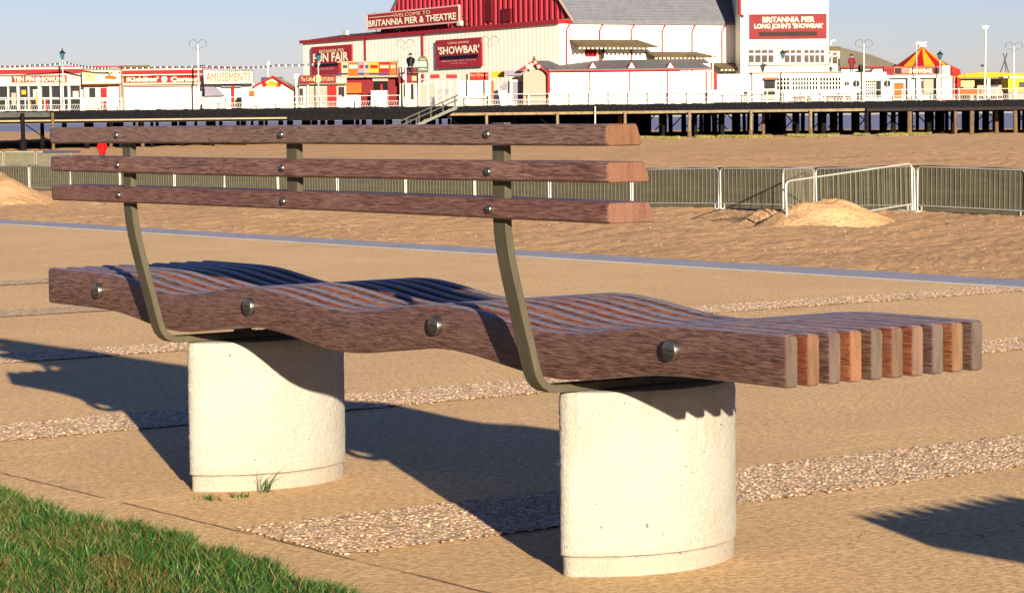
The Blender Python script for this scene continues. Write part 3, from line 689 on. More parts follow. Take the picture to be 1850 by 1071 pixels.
def set_bar(o, A, B, za, zb, label, group, tilt=0.0):
    dl = B-A; L = float(np.hypot(*dl)); o.location = (A[0], A[1], za); o.rotation_euler = (tilt, -math.atan2(zb-za, L), math.atan2(dl[1], dl[0])); o.scale = (L, 1, 1)
    o['label'] = label; o['group'] = group
for i in range(len(posts)-1):
    o = net_p if i == 0 else copy_tree(net_p)
    uA, uB = posts[i], posts[i+1]; A, B = fpos(uA), fpos(uB)
    set_bar(o, A, B, zs(uA, fence_d(uA))-0.02, zs(uB, fence_d(uB))-0.02, LB[i], FG, rng.normal(0, 0.012))
def at(u, d): return W2((u-CX)/FPX*d, d)
A, B = at(1421, 55.6), at(1654, 58.0)
za = ztilt(1421, 391, 56.0); zb = ztilt(1654, 383, 57.0)
set_bar(bare_p, A, B, za-0.30, zb, 'loose unnetted white metal barrier standing half buried in the sand heap', 'bare crowd barriers'); bare_p.rotation_euler.x = 0.05
bar2 = copy_tree(bare_p); A, B = at(1416, 57.2), at(1473, 64.5)
set_bar(bar2, A, B, ztilt(1416, 385, 57.2)-0.1, zs(1473, 64.5)+0.03, 'bare barrier set at an angle behind the left end of the loose white barrier', 'bare crowd barriers')
for i, (ua, ub) in enumerate(((-70, 10), (11, 67), (69, 133))):
    o = copy_tree(net_p); d = 170; A, B = at(ua, d), at(ub, d)
    set_bar(o, A, B, ztilt(ua, 304, d), ztilt(ub, 304, d), ('rear netted barrier cut by the left picture edge, close to the pier', 'middle rear netted barrier close to the pier at the left', 'rear netted barrier with a tarpaulin over its top, beside the left end of the backrest')[i], 'rear row of netted barriers near the pier')
    if i == 2:
        t = MB(); t.tube([(0.2, 0, 1.09), (1.25, 0.02, 1.10)], [0.09, 0.07], 8); q = t.build('tarpaulin', m_blueroof); q.parent = o

# ------------------------------------------------------------------ person on the beach
def make_person(parent_thing, pose='walk'):
    verts = [(0, 0, .92), (0, 0, 1.12), (0, 0.0, 1.38), (0, 0, 1.50), (0, 0.01, 1.57), (0, 0.01, 1.68),
             (0.10, 0, .88), (0.13, 0.10, .48), (0.14, 0.02, .08), (0.14, 0.17, .04),
             (-0.10, 0, .88), (-0.12, -0.02, .48), (-0.13, -0.16, .10), (-0.13, 0.0, .04),
             (0.19, 0, 1.40), (0.27, -0.05, 1.14), (0.25, 0.08, .92), (0.24, 0.11, .84),
             (-0.19, 0, 1.40), (-0.27, 0.03, 1.14), (-0.26, 0.12, .92), (-0.25, 0.15, .84)]
    edges = [(0, 1), (1, 2), (2, 3), (3, 4), (4, 5), (0, 6), (6, 7), (7, 8), (8, 9), (0, 10), (10, 11), (11, 12), (12, 13), (2, 14), (14, 15), (15, 16), (16, 17), (2, 18), (18, 19), (19, 20), (20, 21)]
    rad = [.15, .14, .16, .06, .085, .085, .10, .07, .05, .04, .10, .07, .05, .04, .07, .055, .04, .035, .07, .055, .04, .035]
    me = bpy.data.meshes.new('person_body'); me.from_pydata(verts, edges, []); o = bpy.data.objects.new('body', me); COL.objects.link(o)
    sk = o.modifiers.new('skin', 'SKIN'); sk.use_smooth_shade = True
    for i, q in enumerate(me.skin_vertices[0].data): q.radius = (rad[i], rad[i]*0.8)
    me.skin_vertices[0].data[0].use_root = True
    o.modifiers.new('sub', 'SUBSURF').levels = 1; me.materials.append(m_trouser); o.parent = parent_thing
    return o
def coat_and_head(root, coatm, skinm, hairm):
    c = MB(); prof = [(0.62, .22, .17), (0.80, .235, .175), (1.0, .215, .16), (1.25, .235, .165), (1.40, .225, .14), (1.47, .13, .10), (1.53, .07, .07)]
    n = 16
    V = [(a*math.cos(2*math.pi*k/n), b*math.sin(2*math.pi*k/n), z) for z, a, b in prof for k in range(n)]
    c.add(V, [(j*n+k, j*n+(k+1) % n, (j+1)*n+(k+1) % n, (j+1)*n+k) for j in range(len(prof)-1) for k in range(n)]+[tuple(range(n-1, -1, -1)), tuple((len(prof)-1)*n+k for k in range(n))])
    for s, e in ((1, (0.27, -0.05, 1.14)), (-1, (-0.27, 0.03, 1.14))):
        c.tube([(s*0.17, 0, 1.40), (s*0.24, 0, 1.33), e, (e[0]*0.95, e[1]+0.10, 0.95)], [0.085, 0.085, 0.075, 0.06], 10)
    c.build('coat', coatm, root, smooth=True)
    h = MB(); n = 14; V = []
    for j in range(9):
        t = math.pi*j/8; V += [(0.085*math.sin(t)*math.cos(2*math.pi*k/n), 0.01+0.10*math.sin(t)*math.sin(2*math.pi*k/n), 1.635-0.12*math.cos(t)) for k in range(n)]
    h.add(V, [(j*n+k, j*n+(k+1) % n, (j+1)*n+(k+1) % n, (j+1)*n+k) for j in range(8) for k in range(n)])
    h.box((-0.012, 0.10, 1.61), (0.012, 0.125, 1.645)); h.build('head', skinm, root, smooth=True)
    g_ = MB(); V = []
    for j in range(6):
        t = math.pi*(8-j)/8; V += [(0.094*math.sin(t)*math.cos(2*math.pi*k/n), -0.006+0.104*math.sin(t)*math.sin(2*math.pi*k/n), 1.645-0.126*math.cos(t)) for k in range(n)]
    g_.add(V, [(j*n+k, (j+1)*n+k, (j+1)*n+(k+1) % n, j*n+(k+1) % n) for j in range(5) for k in range(n)]); g_.build('hair', hairm, root, smooth=True)
pr = thing('person', 'person in a knee-length red coat and dark trousers walking on the sand behind the backrest', 'person', (0, 0, 0))
make_person(pr); coat_and_head(pr, m_coat, m_skin, m_black)
dP = 188; q = at(189, dP); pr.location = (q[0], q[1], ztilt(189, 294, dP)); pr.rotation_euler = (0, 0, YAW+0.5); pr.scale = (1.12, 1.12, 1.0)

# ------------------------------------------------------------------ the pier: upright planes in the world, read off at their real distance
R3 = Vector((Rv[0], Rv[1], 0)); F3 = Vector((Fv[0], Fv[1], 0)); CAMV = Vector(CAM.tolist())
class Plane:
    def __init__(s, u0, d0, es=1.0, ed=0.0):
        s.o = CAMV+R3*((u0-CX)/FPX*d0)+F3*d0; s.o.z = 0
        s.e = (R3*es+F3*ed).normalized(); s.n = Vector((0, 0, 1)).cross(s.e)
        if s.n.dot(CAMV-s.o) < 0: s.n = -s.n
    def hit(s, u, v):
        d = Vector(ray(u, v).tolist()); t = (s.o-CAMV).dot(s.n)/d.dot(s.n); p = CAMV+d*t
        return (p-s.o).dot(s.e), p.z
    def P(s, a, z, out=0.0):
        q = s.o+s.e*a+s.n*out; return Vector((q.x, q.y, z))
    def box(s, mb, a0, a1, z0, z1, o0, o1, mi=0):
        mb.hexa([s.P(a0, z0, o1), s.P(a1, z0, o1), s.P(a1, z0, o0), s.P(a0, z0, o0), s.P(a0, z1, o1), s.P(a1, z1, o1), s.P(a1, z1, o0), s.P(a0, z1, o0)], mi)
    def rect(s, u0, v0, u1, v1):
        uc, vc = (u0+u1)/2, (v0+v1)/2
        return s.hit(u0, vc)[0], s.hit(u1, vc)[0], s.hit(uc, v1)[1], s.hit(uc, v0)[1]
    def pb(s, mb, u0, v0, u1, v1, o0, o1, mi=0, zb=None):
        a0, a1, z0, z1 = s.rect(u0, v0, u1, v1)
        s.box(mb, a0, a1, z0 if zb is None else zb, z1, o0, o1, mi)
    def poly(s, mb, pts, o0, o1, mi=0):
        mb.prism([s.P(*s.hit(u, v), o0) for u, v in pts], s.n*(o1-o0), mi)
DZ = 2.08                     # deck level
D0 = 260.0
FR = Plane(925, D0)           # front edge of the deck
def front(d): return Plane(925, d)
def base(pl, u, z=DZ, out=0.0):
    a, _ = pl.hit(u, 150); return pl.P(a, z, out)

def lettering(txt, pl, u0, v0, u1, v1, m, parent, out, bold=0.03, th=0.04, name='lettering'):
    cu = bpy.data.curves.new('t', 'FONT'); cu.body = txt; cu.size = 1; cu.offset = bold; cu.resolution_u = 2
    ob = bpy.data.objects.new('t', cu); COL.objects.link(ob)
    dg = bpy.context.evaluated_depsgraph_get(); me = bpy.data.meshes.new_from_object(ob.evaluated_get(dg))
    V = np.array([v.co[:] for v in me.vertices]); polys = [tuple(p.vertices) for p in me.polygons]
    bpy.data.objects.remove(ob); bpy.data.meshes.remove(me)
    a0, a1, _, _ = pl.rect(u0, v0, u1, v1); mn, mx = V.min(0), V.max(0)
    # left and right heights are read separately so that the line follows the board
    zl0, zl1 = pl.hit(u0, v1)[1], pl.hit(u0, v0)[1]; zr0, zr1 = pl.hit(u1, v1)[1], pl.hit(u1, v0)[1]
    zb, zt_ = (zl0+zr0)/2, (zl1+zr1)/2
    m_ = MB(); P = []; Q = []
    for x, y, _ in V:
        fx = (x-mn[0])/(mx[0]-mn[0]); fy = (y-mn[1])/(mx[1]-mn[1])
        a = a0+(a1-a0)*fx; z = zb+(zt_-zb)*fy; P.append(pl.P(a, z, out+th)); Q.append(pl.P(a, z, out))
    m_.add(P, polys); return m_.build(name, m, parent)

def board(name, label, cat, pl, u0, v0, u1, v1, m, out, th, frame=None, fw_=0.12, parent=None):
    """a sign board; top level unless it has a parent"""
    a0, a1, z0, z1 = pl.rect(u0, v0, u1, v1)
    root = thing(name, label, cat, pl.P((a0+a1)/2, z0, out)) if parent is None else parent
    b = MB(); pl.box(b, a0, a1, z0, z1, out, out+th); b.build('board' if parent is None else name, m, root)
    if frame:
        f = MB(); k = fw_
        pl.box(f, a0-k, a1+k, z1, z1+k, out-0.02, out+th+0.06); pl.box(f, a0-k, a1+k, z0-k, z0, out-0.02, out+th+0.06)
        pl.box(f, a0-k, a0, z0, z1, out-0.02, out+th+0.06); pl.box(f, a1, a1+k, z0, z1, out-0.02, out+th+0.06)
        f.build('frame', frame, root)
    return root
def parts(root, pl, spec):
    """spec: (name, material, [(u0,v0,u1,v1,o0,o1)...])  each rectangle its own part"""
    for name, m, rects in spec:
        for r in rects:
            b = MB(); pl.pb(b, *r); b.build(name, m, root)

# ---- deck, fascia, beams and piles
pier = thing('pier', 'long timber pier on dark piles carrying the funfair buildings above the beach', 'pier', (*W2(0, D0), -1.2))
aL, aR = -75.0, 75.0
b = MB(); FR.box(b, aL, aR, DZ-0.18, DZ, -170, -0.05); b.build('deck', m_deck, pier)
b = MB()
a = aL
while a < aR:       # boarded edge, each board end a little uneven
    wd = 0.55; FR.box(b, a, a+wd-0.03, DZ-0.62+random.uniform(-.02, .02), DZ+0.015+random.uniform(-0.03, 0.05), -0.04, 0.06); a += wd
b.build('fascia_boards', m_fascia, pier)
uL = lambda u: FR.hit(u, 150)[0]
b = MB(); FR.box(b, uL(812), uL(1562), 1.14, 1.40, -0.06, 0.12); b.build('edge_beam', m_beam, pier)
b = MB(); FR.box(b, uL(812), aR, 1.40, DZ-0.64, -0.2, 0.02); b.build('edge_beam', mat('brown_edge_timber', (0.02, 0.014, 0.012), 0.8, 0.3, 2), pier)
b = MB(); FR.box(b, uL(1566), aR, 1.10, 1.40, -0.06, 0.08); b.build('edge_beam', mat('dark_brown_edge_timber', (0.02, 0.014, 0.015), 0.8, 0.3, 2), pier)
b = MB(); FR.box(b, aL, uL(518), 1.02, 1.17, 0.5, 0.62); b.build('service_pipe', mat('cream_service_pipe', (0.26, 0.20, 0.12), 0.6, 0.2, 1), pier)
b = MB(); FR.box(b, aL, uL(90), DZ-0.62, DZ-0.1, 0.07, 0.35); b.build('edge_boards', mat('grey_edge_boards', (0.05, 0.052, 0.05), 0.8, 0.3, 2), pier)
b = MB(); FR.box(b, aL, uL(812), 0.62+0.18, DZ-0.62, -0.5, 0.0); FR.box(b, aL, uL(520), 0.80, 1.0, 0.0, 0.45); b.build('edge_beam', m_pile, pier)
b = MB()
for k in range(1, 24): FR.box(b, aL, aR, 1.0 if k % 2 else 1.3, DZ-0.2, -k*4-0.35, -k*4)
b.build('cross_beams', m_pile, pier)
def pile(u, d, vtop, r, m, n=8, name='pile'):
    q = W2(sd(u, d), d); z0 = zs(u, d)-0.4; zt_ = DZ-0.2 if vtop is None else vtop
    b = MB(); b.tube([(q[0], q[1], z0), (q[0]+random.uniform(-.06, .06), q[1], zt_)], [r*1.05, r], n); return b.build(name, m, pier)
for u in (883, 1011, 1132, 1248, 1359, 1467): 
    pile(u, 259.6, 1.3, 0.15, m_beam); pile(u, 259.6, zs(u, 259.6)+0.7, 0.22, m_pilel, name='pile_foot')
pile(1078, 259.5, 1.9, 0.07, m_white, name='drain_pipe')
for u, r in ((1568, .2), (1645, .25), (1757, .22), (1728, .18), (1836, .22)): pile(u, 260.4, None, r, m_pilel if u != 1568 else m_pile)
pile(47, 258.5, None, 0.22, m_pile); pile(47, 258.4, zs(47, 258)+0.95, 0.24, m_pilel, name='pile_foot'); pile(47, 258.3, zs(47, 258)+1.2, 0.34, m_pile, name='pile_collar')
pile(-2, 258.5, None, 0.22, m_pile)
pile(101, 259, None, 0.16, m_pilel); pile(205, 262, None, 0.17, m_pilel); pile(262, 262, None, 0.2, m_pilel)
cnt = 0
for row, d in enumerate((266, 271, 277, 284, 292, 301, 312, 330, 345)):
    for u in np.arange(90+row*17, 1900, 50 if row % 2 else 61):
        uu = u+random.uniform(-14, 14)
        if uu < 560 and row % 2: continue
        cnt += 1; pile(uu, d, None, random.uniform(0.16, 0.30), m_pilel if (row == 0 and uu > 1100 and random.random() < 0.2) else m_pile, 6)
b = MB()
for u in range(1160, 1900, 26):
    d = 262+random.random()*30; q = W2(sd(u, d), d); q2 = W2(sd(u+random.choice((-34, 34)), d), d); b = MB(); b.tube([(q[0], q[1], -0.6), (q2[0], q2[1], 1.5)], 0.07, 5); b.build('diagonal_brace', m_pile, pier)
for u in (52, 700, 820, 980):
    q = W2(sd(u, 259), 259); q2 = W2(sd(u+40, 262), 262); b = MB(); b.tube([(q[0], q[1], 0.7), (q2[0], q2[1], -0.9)], 0.06, 5); b.build('diagonal_brace', m_pile, pier)
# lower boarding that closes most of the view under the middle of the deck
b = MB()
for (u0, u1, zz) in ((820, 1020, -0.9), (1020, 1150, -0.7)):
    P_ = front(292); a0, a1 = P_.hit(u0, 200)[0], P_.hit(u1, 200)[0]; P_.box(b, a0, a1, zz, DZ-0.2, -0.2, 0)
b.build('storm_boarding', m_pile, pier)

def weeds():
    n = 26000; u = rng.uniform(1150, 1700, n); d = rng.uniform(252, 263, n)+3*np.sin(u*0.05); keep = (np.sin(u*0.11)+np.sin(u*0.043+1) > -0.7); u, d = u[keep], d[keep]; n = len(u)
    s = (u-CX)/FPX*d; q = CAM[:2][None]+Rv[None]*s[:, None]+Fv[None]*d[:, None]; z = sand_z(s, d)+hills(s, d)
    V, F = blades(q[:, 0], q[:, 1], rng.uniform(0.08, 0.30, n), rng.uniform(0.05, 0.14, n), z-0.03)
    m = mat('dune_weed', (0.19, 0.17, 0.05), 0.8, 0.3, 0.8)
    tag(fastmesh('dune_weed', V, F, m), 'low yellow green weed growing on the sand along the foot of the pier', 'weeds', kind='stuff')
weeds()

# ---- bowling hall, far left
P1 = front(266)
t = thing('arcade_building', 'low white bowling arcade with red parapet band and dark windows, leftmost on the pier', 'building', base(P1, 70))
parts(t, P1, [('wall', m_white, [(-60, 134, 155, 204, -14, -0.4)]),
              ('fascia', m_cream, [(-60, 134.5, 150, 156, -0.4, 0.3)]), ('parapet_band', m_red, [(-60, 126, 150, 134, -0.3, 0.4)]), ('coping', m_creamtx, [(-60, 122.5, 150, 126, -0.3, 0.5)]), ('coping', m_brred, [(-60, 121, 219, 122.6, -0.3, 0.55)])])
for (u0, u1) in ((-40, -26), (-22, -4), (-2, 14), (16, 31), (35, 51), (53, 69), (75, 90.5), (93, 108), (112, 123), (127, 145)):
    f = MB(); P1.pb(f, u0, 157, u1, 176, -0.38, -0.30); w_ = f.build('window', m_glass if u0 != 127 else m_greyglass, t)
    f = MB(); P1.pb(f, u0, 178, u1, 199, -0.38, -0.30); f.build('window', m_glass, t)
for u0, u1, v0, v1, m in ((38, 46, 163, 171, m_yellow), (59, 68, 162, 176, m_cream), (64, 69, 166, 190, m_yellow), (78, 86, 180, 200, m_coat), (131, 141, 165, 176, m_cream), (20, 28, 168, 190, m_pink), (50, 56, 184, 198, m_orange)):
    f = MB(); P1.pb(f, u0, v0, u1, v1, -0.29, -0.22); f.build('window_display', m, t)
for u0, u1 in ((-4, -2), (14, 16), (31, 35), (51, 53), (69, 75), (90.5, 93), (108, 112), (123, 127), (145, 151)):
    f = MB(); P1.pb(f, u0, 156, u1, 203, -0.3, 0.1); f.build('pillar', m_white, t)
t = board('shop_sign', 'orange red bowling sign with cream letters on the leftmost arcade', 'sign', P1, 22.5, 137, 122, 149.5, m_red, 0.32, 0.1, m_cream, 0.05)
lettering('TEN PIN', P1, 26, 139, 63, 148, m_creamtx, t, 0.44); lettering('BOWLING', P1, 77, 139, 119, 148, m_creamtx, t, 0.44)
f = MB(); c = P1.P(*P1.hit(70, 144.5), 0.44); f.tube([c, c+P1.n*0.06], 0.30, 14); f.build('ball_emblem', m_white, t)
P1b = front(264)
t = thing('entrance_kiosk', 'cream entrance canopy with doors between the two red-banded arcades', 'building', base(P1b, 184))
parts(t, P1b, [('wall', m_cream, [(149, 153, 219, 203, -8, -0.9)]), ('canopy', m_cream, [(149.5, 127, 219, 151.5, -0.9, 0.4)]), ('coping', m_orange, [(149.5, 125.5, 219, 127, -0.9, 0.5)]), ('coping', m_orange, [(149.5, 151.5, 219, 153, -0.9, 0.5)]),
               ('window', m_glass, [(159, 159, 170, 176, -0.9, -0.8)]), ('door', m_red, [(179.5, 159, 190.5, 176, -0.9, -0.8), (180, 183, 190, 200, -0.9, -0.8)]), ('door', m_white, [(193, 154, 216, 201, -0.9, -0.7)]), ('column', m_pink, [(216.5, 152, 219.5, 202, -0.8, 0.1)])])
f = MB()
for (u, v, r) in ((155, 131, .25), (163, 134, .3), (170, 138, .26), (160, 141, .3), (168, 144, .22)): c = P1b.P(*P1b.hit(u, v), 0.4); f.tube([c, c+P1b.n*0.05], r, 9)
f.build('canopy_artwork', m_goldtx, t)
f = MB(); P1b.poly(f, [(190, 139), (197, 136), (207, 138), (213, 141), (210, 144), (191, 142.5)], 0.41, 0.46); f.build('canopy_artwork', m_orange, t)
f = MB(); P1b.poly(f, [(191, 133), (195, 130), (199, 133), (203, 130.5), (208, 135), (203, 133), (199, 136), (195, 133)], 0.41, 0.46); f.build('canopy_artwork', m_green, t)
# ---- children's arcade
t = thing('arcade_building', "white children's arcade with blank wall and red parapet band", 'building', base(P1, 292))
parts(t, P1, [('wall', m_white, [(219.5, 134, 366, 204, -14, -0.4)]), ('fascia', m_cream, [(219.5, 134.5, 366, 153, -0.4, 0.3)]), ('parapet_band', m_red, [(219.5, 127, 366, 134, -0.3, 0.4)]), ('coping', m_creamtx, [(219.5, 124.5, 366, 127, -0.3, 0.5)]),
              ('coping', m_brred, [(219.5, 122.6, 456, 124.4, -0.3, 0.55)]), ('trim', m_pink, [(221, 154.4, 366, 156, -0.4, 0.05)])])
f = MB(); P1.poly(f, [(198, 121.5), (204, 117), (255, 116.5), (257, 122)], -6, -5); f.build('roof_vent', m_olive, t)
t = board('shop_sign', 'red arcade sign with cream rounded letters above the blank white wall', 'sign', P1, 224, 137, 365, 149.8, m_brred, 0.32, 0.1, m_cream, 0.05)
lettering("Kiddies'", P1, 230, 139, 288, 148, m_creamtx, t, 0.44, 0.05); lettering("Corner", P1, 309, 139, 360, 148, m_creamtx, t, 0.44, 0.05)
f = MB(); c = P1.P(*P1.hit(298, 143.5), 0.44); f.tube([c, c+P1.n*0.06], 0.32, 14); f.build('emblem', m_white, t)
# ---- amusements block
P2 = front(263)
t = thing('kiosk', 'open white kiosk under a pale lettered panel, right of the blank arcade wall', 'kiosk', base(P2, 412))
parts(t, P2, [('panel', m_cream, [(369, 127.5, 457, 151.5, -0.5, 0.2)]), ('wall', m_white, [(366, 151.5, 458, 202, -9, -1.5)]), ('counter', m_cream, [(368, 178, 406, 200, -1.5, -0.3)]), ('post', m_brred, [(418, 153, 422, 200, -0.9, -0.7)]),
              ('hatch', m_awning, [(398, 153, 434, 158, -1.2, -0.9)]), ('shutter', m_orange, [(448, 164, 459, 174, -1.4, -1.3)]), ('bin', m_black, [(427.5, 176, 437.5, 199, -0.7, -0.2)])])
f = MB(); P2.poly(f, [(369, 157), (386, 157), (403, 173), (369, 174)], -1.4, -0.5); f.build('awning', m_awning, t)
lettering('AMUSEMENTS', P2, 373, 132, 453, 147, m_orange, t, 0.22, 0.0)
# ---- gabled kiosk
P3 = front(264)
t = thing('kiosk', 'white gabled kiosk with slate blue roof and fruit emblem on its gable', 'kiosk', base(P3, 494))
f = MB(); P3.poly(f, [(459, 202), (459, 155), (493.5, 139), (530, 160), (530, 200)], -10, -0.3); f.build('wall', m_cream, t)
f = MB(); P3.poly(f, [(456.5, 156), (493.5, 137), (532, 160.5), (532, 163), (493.5, 140), (456.5, 159)], -0.3, 0.3); f.build('bargeboard', m_brred, t)
f = MB(); P3.poly(f, [(458, 152), (458, 138), (493, 137.2), (493, 139)], -12, -8); f.build('roof', m_blueroof, t)
for u, r, m in ((477, .26, m_brred), (484, .2, m_yellow), (490, .3, m_yellow), (497, .24, m_yellow), (503, .28, m_brred)):
    f = MB(); c = P3.P(*P3.hit(u, 153 if u != 490 else 151), -0.29); f.tube([c, c+P3.n*0.08], r, 10); f.build('emblem', m, t)
parts(t, P3, [('shutter', m_white, [(463, 158, 512, 199, -0.3, -0.2)])])
t = thing('kiosk', 'small hut with steep slate blue roof and grey windows beside the gabled kiosk', 'kiosk', base(P3, 533))
f = MB(); P3.poly(f, [(513, 156), (524, 139), (537, 137.5), (541, 156)], -14, -12.4); f.build('roof', m_blueroof, t)
parts(t, P3, [('wall', m_cream, [(530.5, 156, 558, 201, -12, -2)]), ('window', m_greyglass, [(533, 160, 540, 176, -2, -1.9), (546, 160, 552, 176, -2, -1.9)])])
f = MB(); c = base(P3, 536, DZ); z_ = P3.hit(536, 143)[1]; f.tube([c, Vector((c.x, c.y, z_))], 0.16, 8); f.tube([Vector((c.x, c.y, z_)), Vector((c.x, c.y, z_+0.5))], [0.42, 0.30], 8); f.build('striped_cone', m_white, t)
# ---- studio
P4 = front(263)
t = thing('studio_building', 'low white studio with maroon fascia and shuttered front left of the theatre', 'building', base(P4, 575))
parts(t, P4, [('wall', m_cream, [(540, 154, 625, 201, -12, -0.4)]), ('shutter', m_pink, [(559, 158, 591, 199, -0.4, -0.25)]), ('window', m_greyglass, [(541, 160, 547, 190, -0.4, -0.3), (611, 157, 622, 175, -0.4, -0.3)]),
              ('pillar', m_white, [(555, 153, 558.5, 200, -0.4, 0.1)]), ('poster', m_brred, [(592, 152, 608, 199, -0.4, -0.1)]), ('roof_edge', m_olive, [(539, 151.5, 625, 154, -12, 0.2)])])
t = board('shop_sign', 'maroon studio fascia sign with gold script letters', 'sign', P4, 541, 136.5, 607, 151, m_maroon, 0.1, 0.15)
lettering('The Coffee', P4, 544, 139.5, 567, 147, m_goldtx, t, 0.27, 0.0); lettering('STUDIO', P4, 583, 140, 604, 146.5, m_goldtx, t, 0.27, 0.0)
f = MB(); c = P4.P(*P4.hit(574, 143), 0.26); f.tube([c, c+P4.n*0.1], 0.42, 16); f.build('emblem', m_goldtx, t)

# ---- theatre
a0_, z_ = 0, 0
PA = Plane(1015, 262, -30.9, 58.0)        # show front, running away to the left
PB = Plane(1015, 262, 58.0, 30.9)         # side wall, running away to the right
if PA.n.dot(F3) > 0: PA.n = -PA.n
ZE = 10.4
m_redA = mat('theatre_trim_red', (0.30, 0.018, 0.028), .5, .1, 1)  # trim red brightened in colour, as the sun only grazes this front
th = thing('theatre', 'large white pier theatre with red corrugated gable and lilac grey slate roof', 'theatre', PA.P(10, DZ, -8))
LA = 65.7; LB_ = 23.5
b = MB(); PA.box(b, 0, LA, DZ, ZE, -LB_, 0); 
b.build('wall', mat('cream_corrugated_wall', (0.86, 0.80, 0.66), 0.6, 0.04, 0.3, bump=0.0), th)
b = MB()          # corrugation ribs of the front
for i in range(1, int(LA/0.9)): PA.box(b, i*0.9, i*0.9+0.3, DZ+2.6, ZE-0.05, 0, 0.012)
b.build('wall_ribs', mat('rib_cream', (0.86, 0.80, 0.66), .6, .05, 1), th)
b = MB(); PA.box(b, -0.3, LA+0.4, ZE, ZE+0.38, -0.5, 0.30); b.build('fascia', m_redA, th)
for u in (662.5, 766):
    b = MB(); a, _ = PA.hit(u, 90); PA.box(b, a, a+0.32, DZ+3, ZE, 0.05, 0.16); b.build('pilaster', m_redA, th)
b = MB(); PB.box(b, -0.2, LB_, ZE+0.02, ZE+0.35, -0.4, 0.28); b.build('gutter', m_brred, th)
for u in (1022, 1082, 1139, 1195, 1249, 1303):
    a, _ = PB.hit(u, 60); b = MB(); b.tube([PB.P(a+0.35, ZE, 0.3), PB.P(a+0.02, ZE-0.7, 0.12), PB.P(a, DZ+3.0, 0.12)], 0.085, 6); b.build('downpipe', m_brred, th)
# gable end set back behind a strip of flat roof; ridge runs away to the right
gb = 1.6
b = MB()
for q0, q1, dp, hz in ((0.05, 46.0, 1.55, 0.58), (46.0, LA, 6.0, 1.18)):
    b.hexa([PA.P(q0, ZE+.20, -dp), PA.P(q1, ZE+.20, -dp), PA.P(q1, ZE+.20, -.3), PA.P(q0, ZE+.20, -.3), PA.P(q0, ZE+hz, -dp), PA.P(q1, ZE+hz, -dp), PA.P(q1, ZE+.40, -.3), PA.P(q0, ZE+.40, -.3)])
b.build('lean_to_roof', m_olive, th)
RISE = 19.0; AM = 23.0; gz = ZE+0.3
b = MB(); poly = [PA.P(0.0, gz, -gb), PA.P(46, gz, -gb), PA.P(AM, gz+RISE, -gb)]; b.prism(poly, PA.n*(-0.4)); b.build('gable_end', mat('red_gable_sheet', (0.27, 0.02, 0.032), .5, .1, 1), th)
b = MB(); i = 0
wr = mat('lighter_red_rib', (0.32, 0.03, 0.042), 0.5, 0.1, 1)
for a in np.arange(0.6, 45.6, 1.15):
    h = RISE*(1-abs(a-AM)/AM)
    PA.box(b, a, a+0.42, gz, gz+h, -gb, -gb+0.16)
b.build('gable_ribs', wr, th)
for u0, v0, u1, v1 in ((857, 0, 868, 40), (885, 16, 902, 40)):
    b = MB(); PA.pb(b, u0, v0, u1, v1, -gb+0.1, -gb+0.25); b.build('vent_panel', m_maroon, th)
b = MB()
for sgn, a_e in ((1, 0.0), (-1, 46.0)):
    e0 = PA.P(a_e-sgn*0.4, gz-0.33, -gb+0.25); e1 = PA.P(AM, gz+RISE, -gb+0.25); dv = -PA.n*(LB_+4)
    q = [e0, e1, e1+dv, e0+dv]; up_ = Vector((0, 0, 0.35)); b.hexa([q[0], q[1], q[2], q[3], q[0]+up_, q[1]+up_, q[2]+up_, q[3]+up_])
def slate_mat():
    m, n, b_, v = newmat('slate_rows', 0.65, 0.3); L = n.links
    sp = n.nodes.new('ShaderNodeSeparateXYZ'); L.new(v, sp.inputs[0])
    row = mth(n, 'FRACT', mth(n, 'MULTIPLY', sp.outputs[2], 3.3)); 
    br = n.nodes.new('ShaderNodeTexNoise'); br.inputs['Scale'].default_value = 1.4; br.inputs['Detail'].default_value = 5; L.new(v, br.inputs[0])
    wn = n.nodes.new('ShaderNodeTexVoronoi'); wn.inputs['Scale'].default_value = 2.6; L.new(v, wn.inputs['Vector'])
    c = ramp(n, br.outputs[0], (0.3, (0.108, 0.112, 0.142)), (0.7, (0.136, 0.14, 0.175)))
    c = mix(n, 0.3, c, ramp(n, wn.outputs['Color'], (0.1, (0.07, 0.066, 0.072)), (0.9, (0.13, 0.125, 0.128))))
    c = mix(n, mth(n, 'MULTIPLY', mth(n, 'LESS_THAN', row, 0.16), 0.3), c, (0.05, 0.047, 0.052)); L.new(c, b_.inputs['Base Color'])
    L.new(bumpn(n, row, 0.05), b_.inputs['Normal']); return m
m_slate2 = slate_mat()
b.build('roof', m_slate2, th)
b = MB(); e0 = PA.P(-0.4, gz+0.05, -gb+0.28); e1 = PA.P(AM, gz+RISE+0.35, -gb+0.28); b.tube([e0, e1], 0.14, 6); b.build('verge_board', m_pink, th)
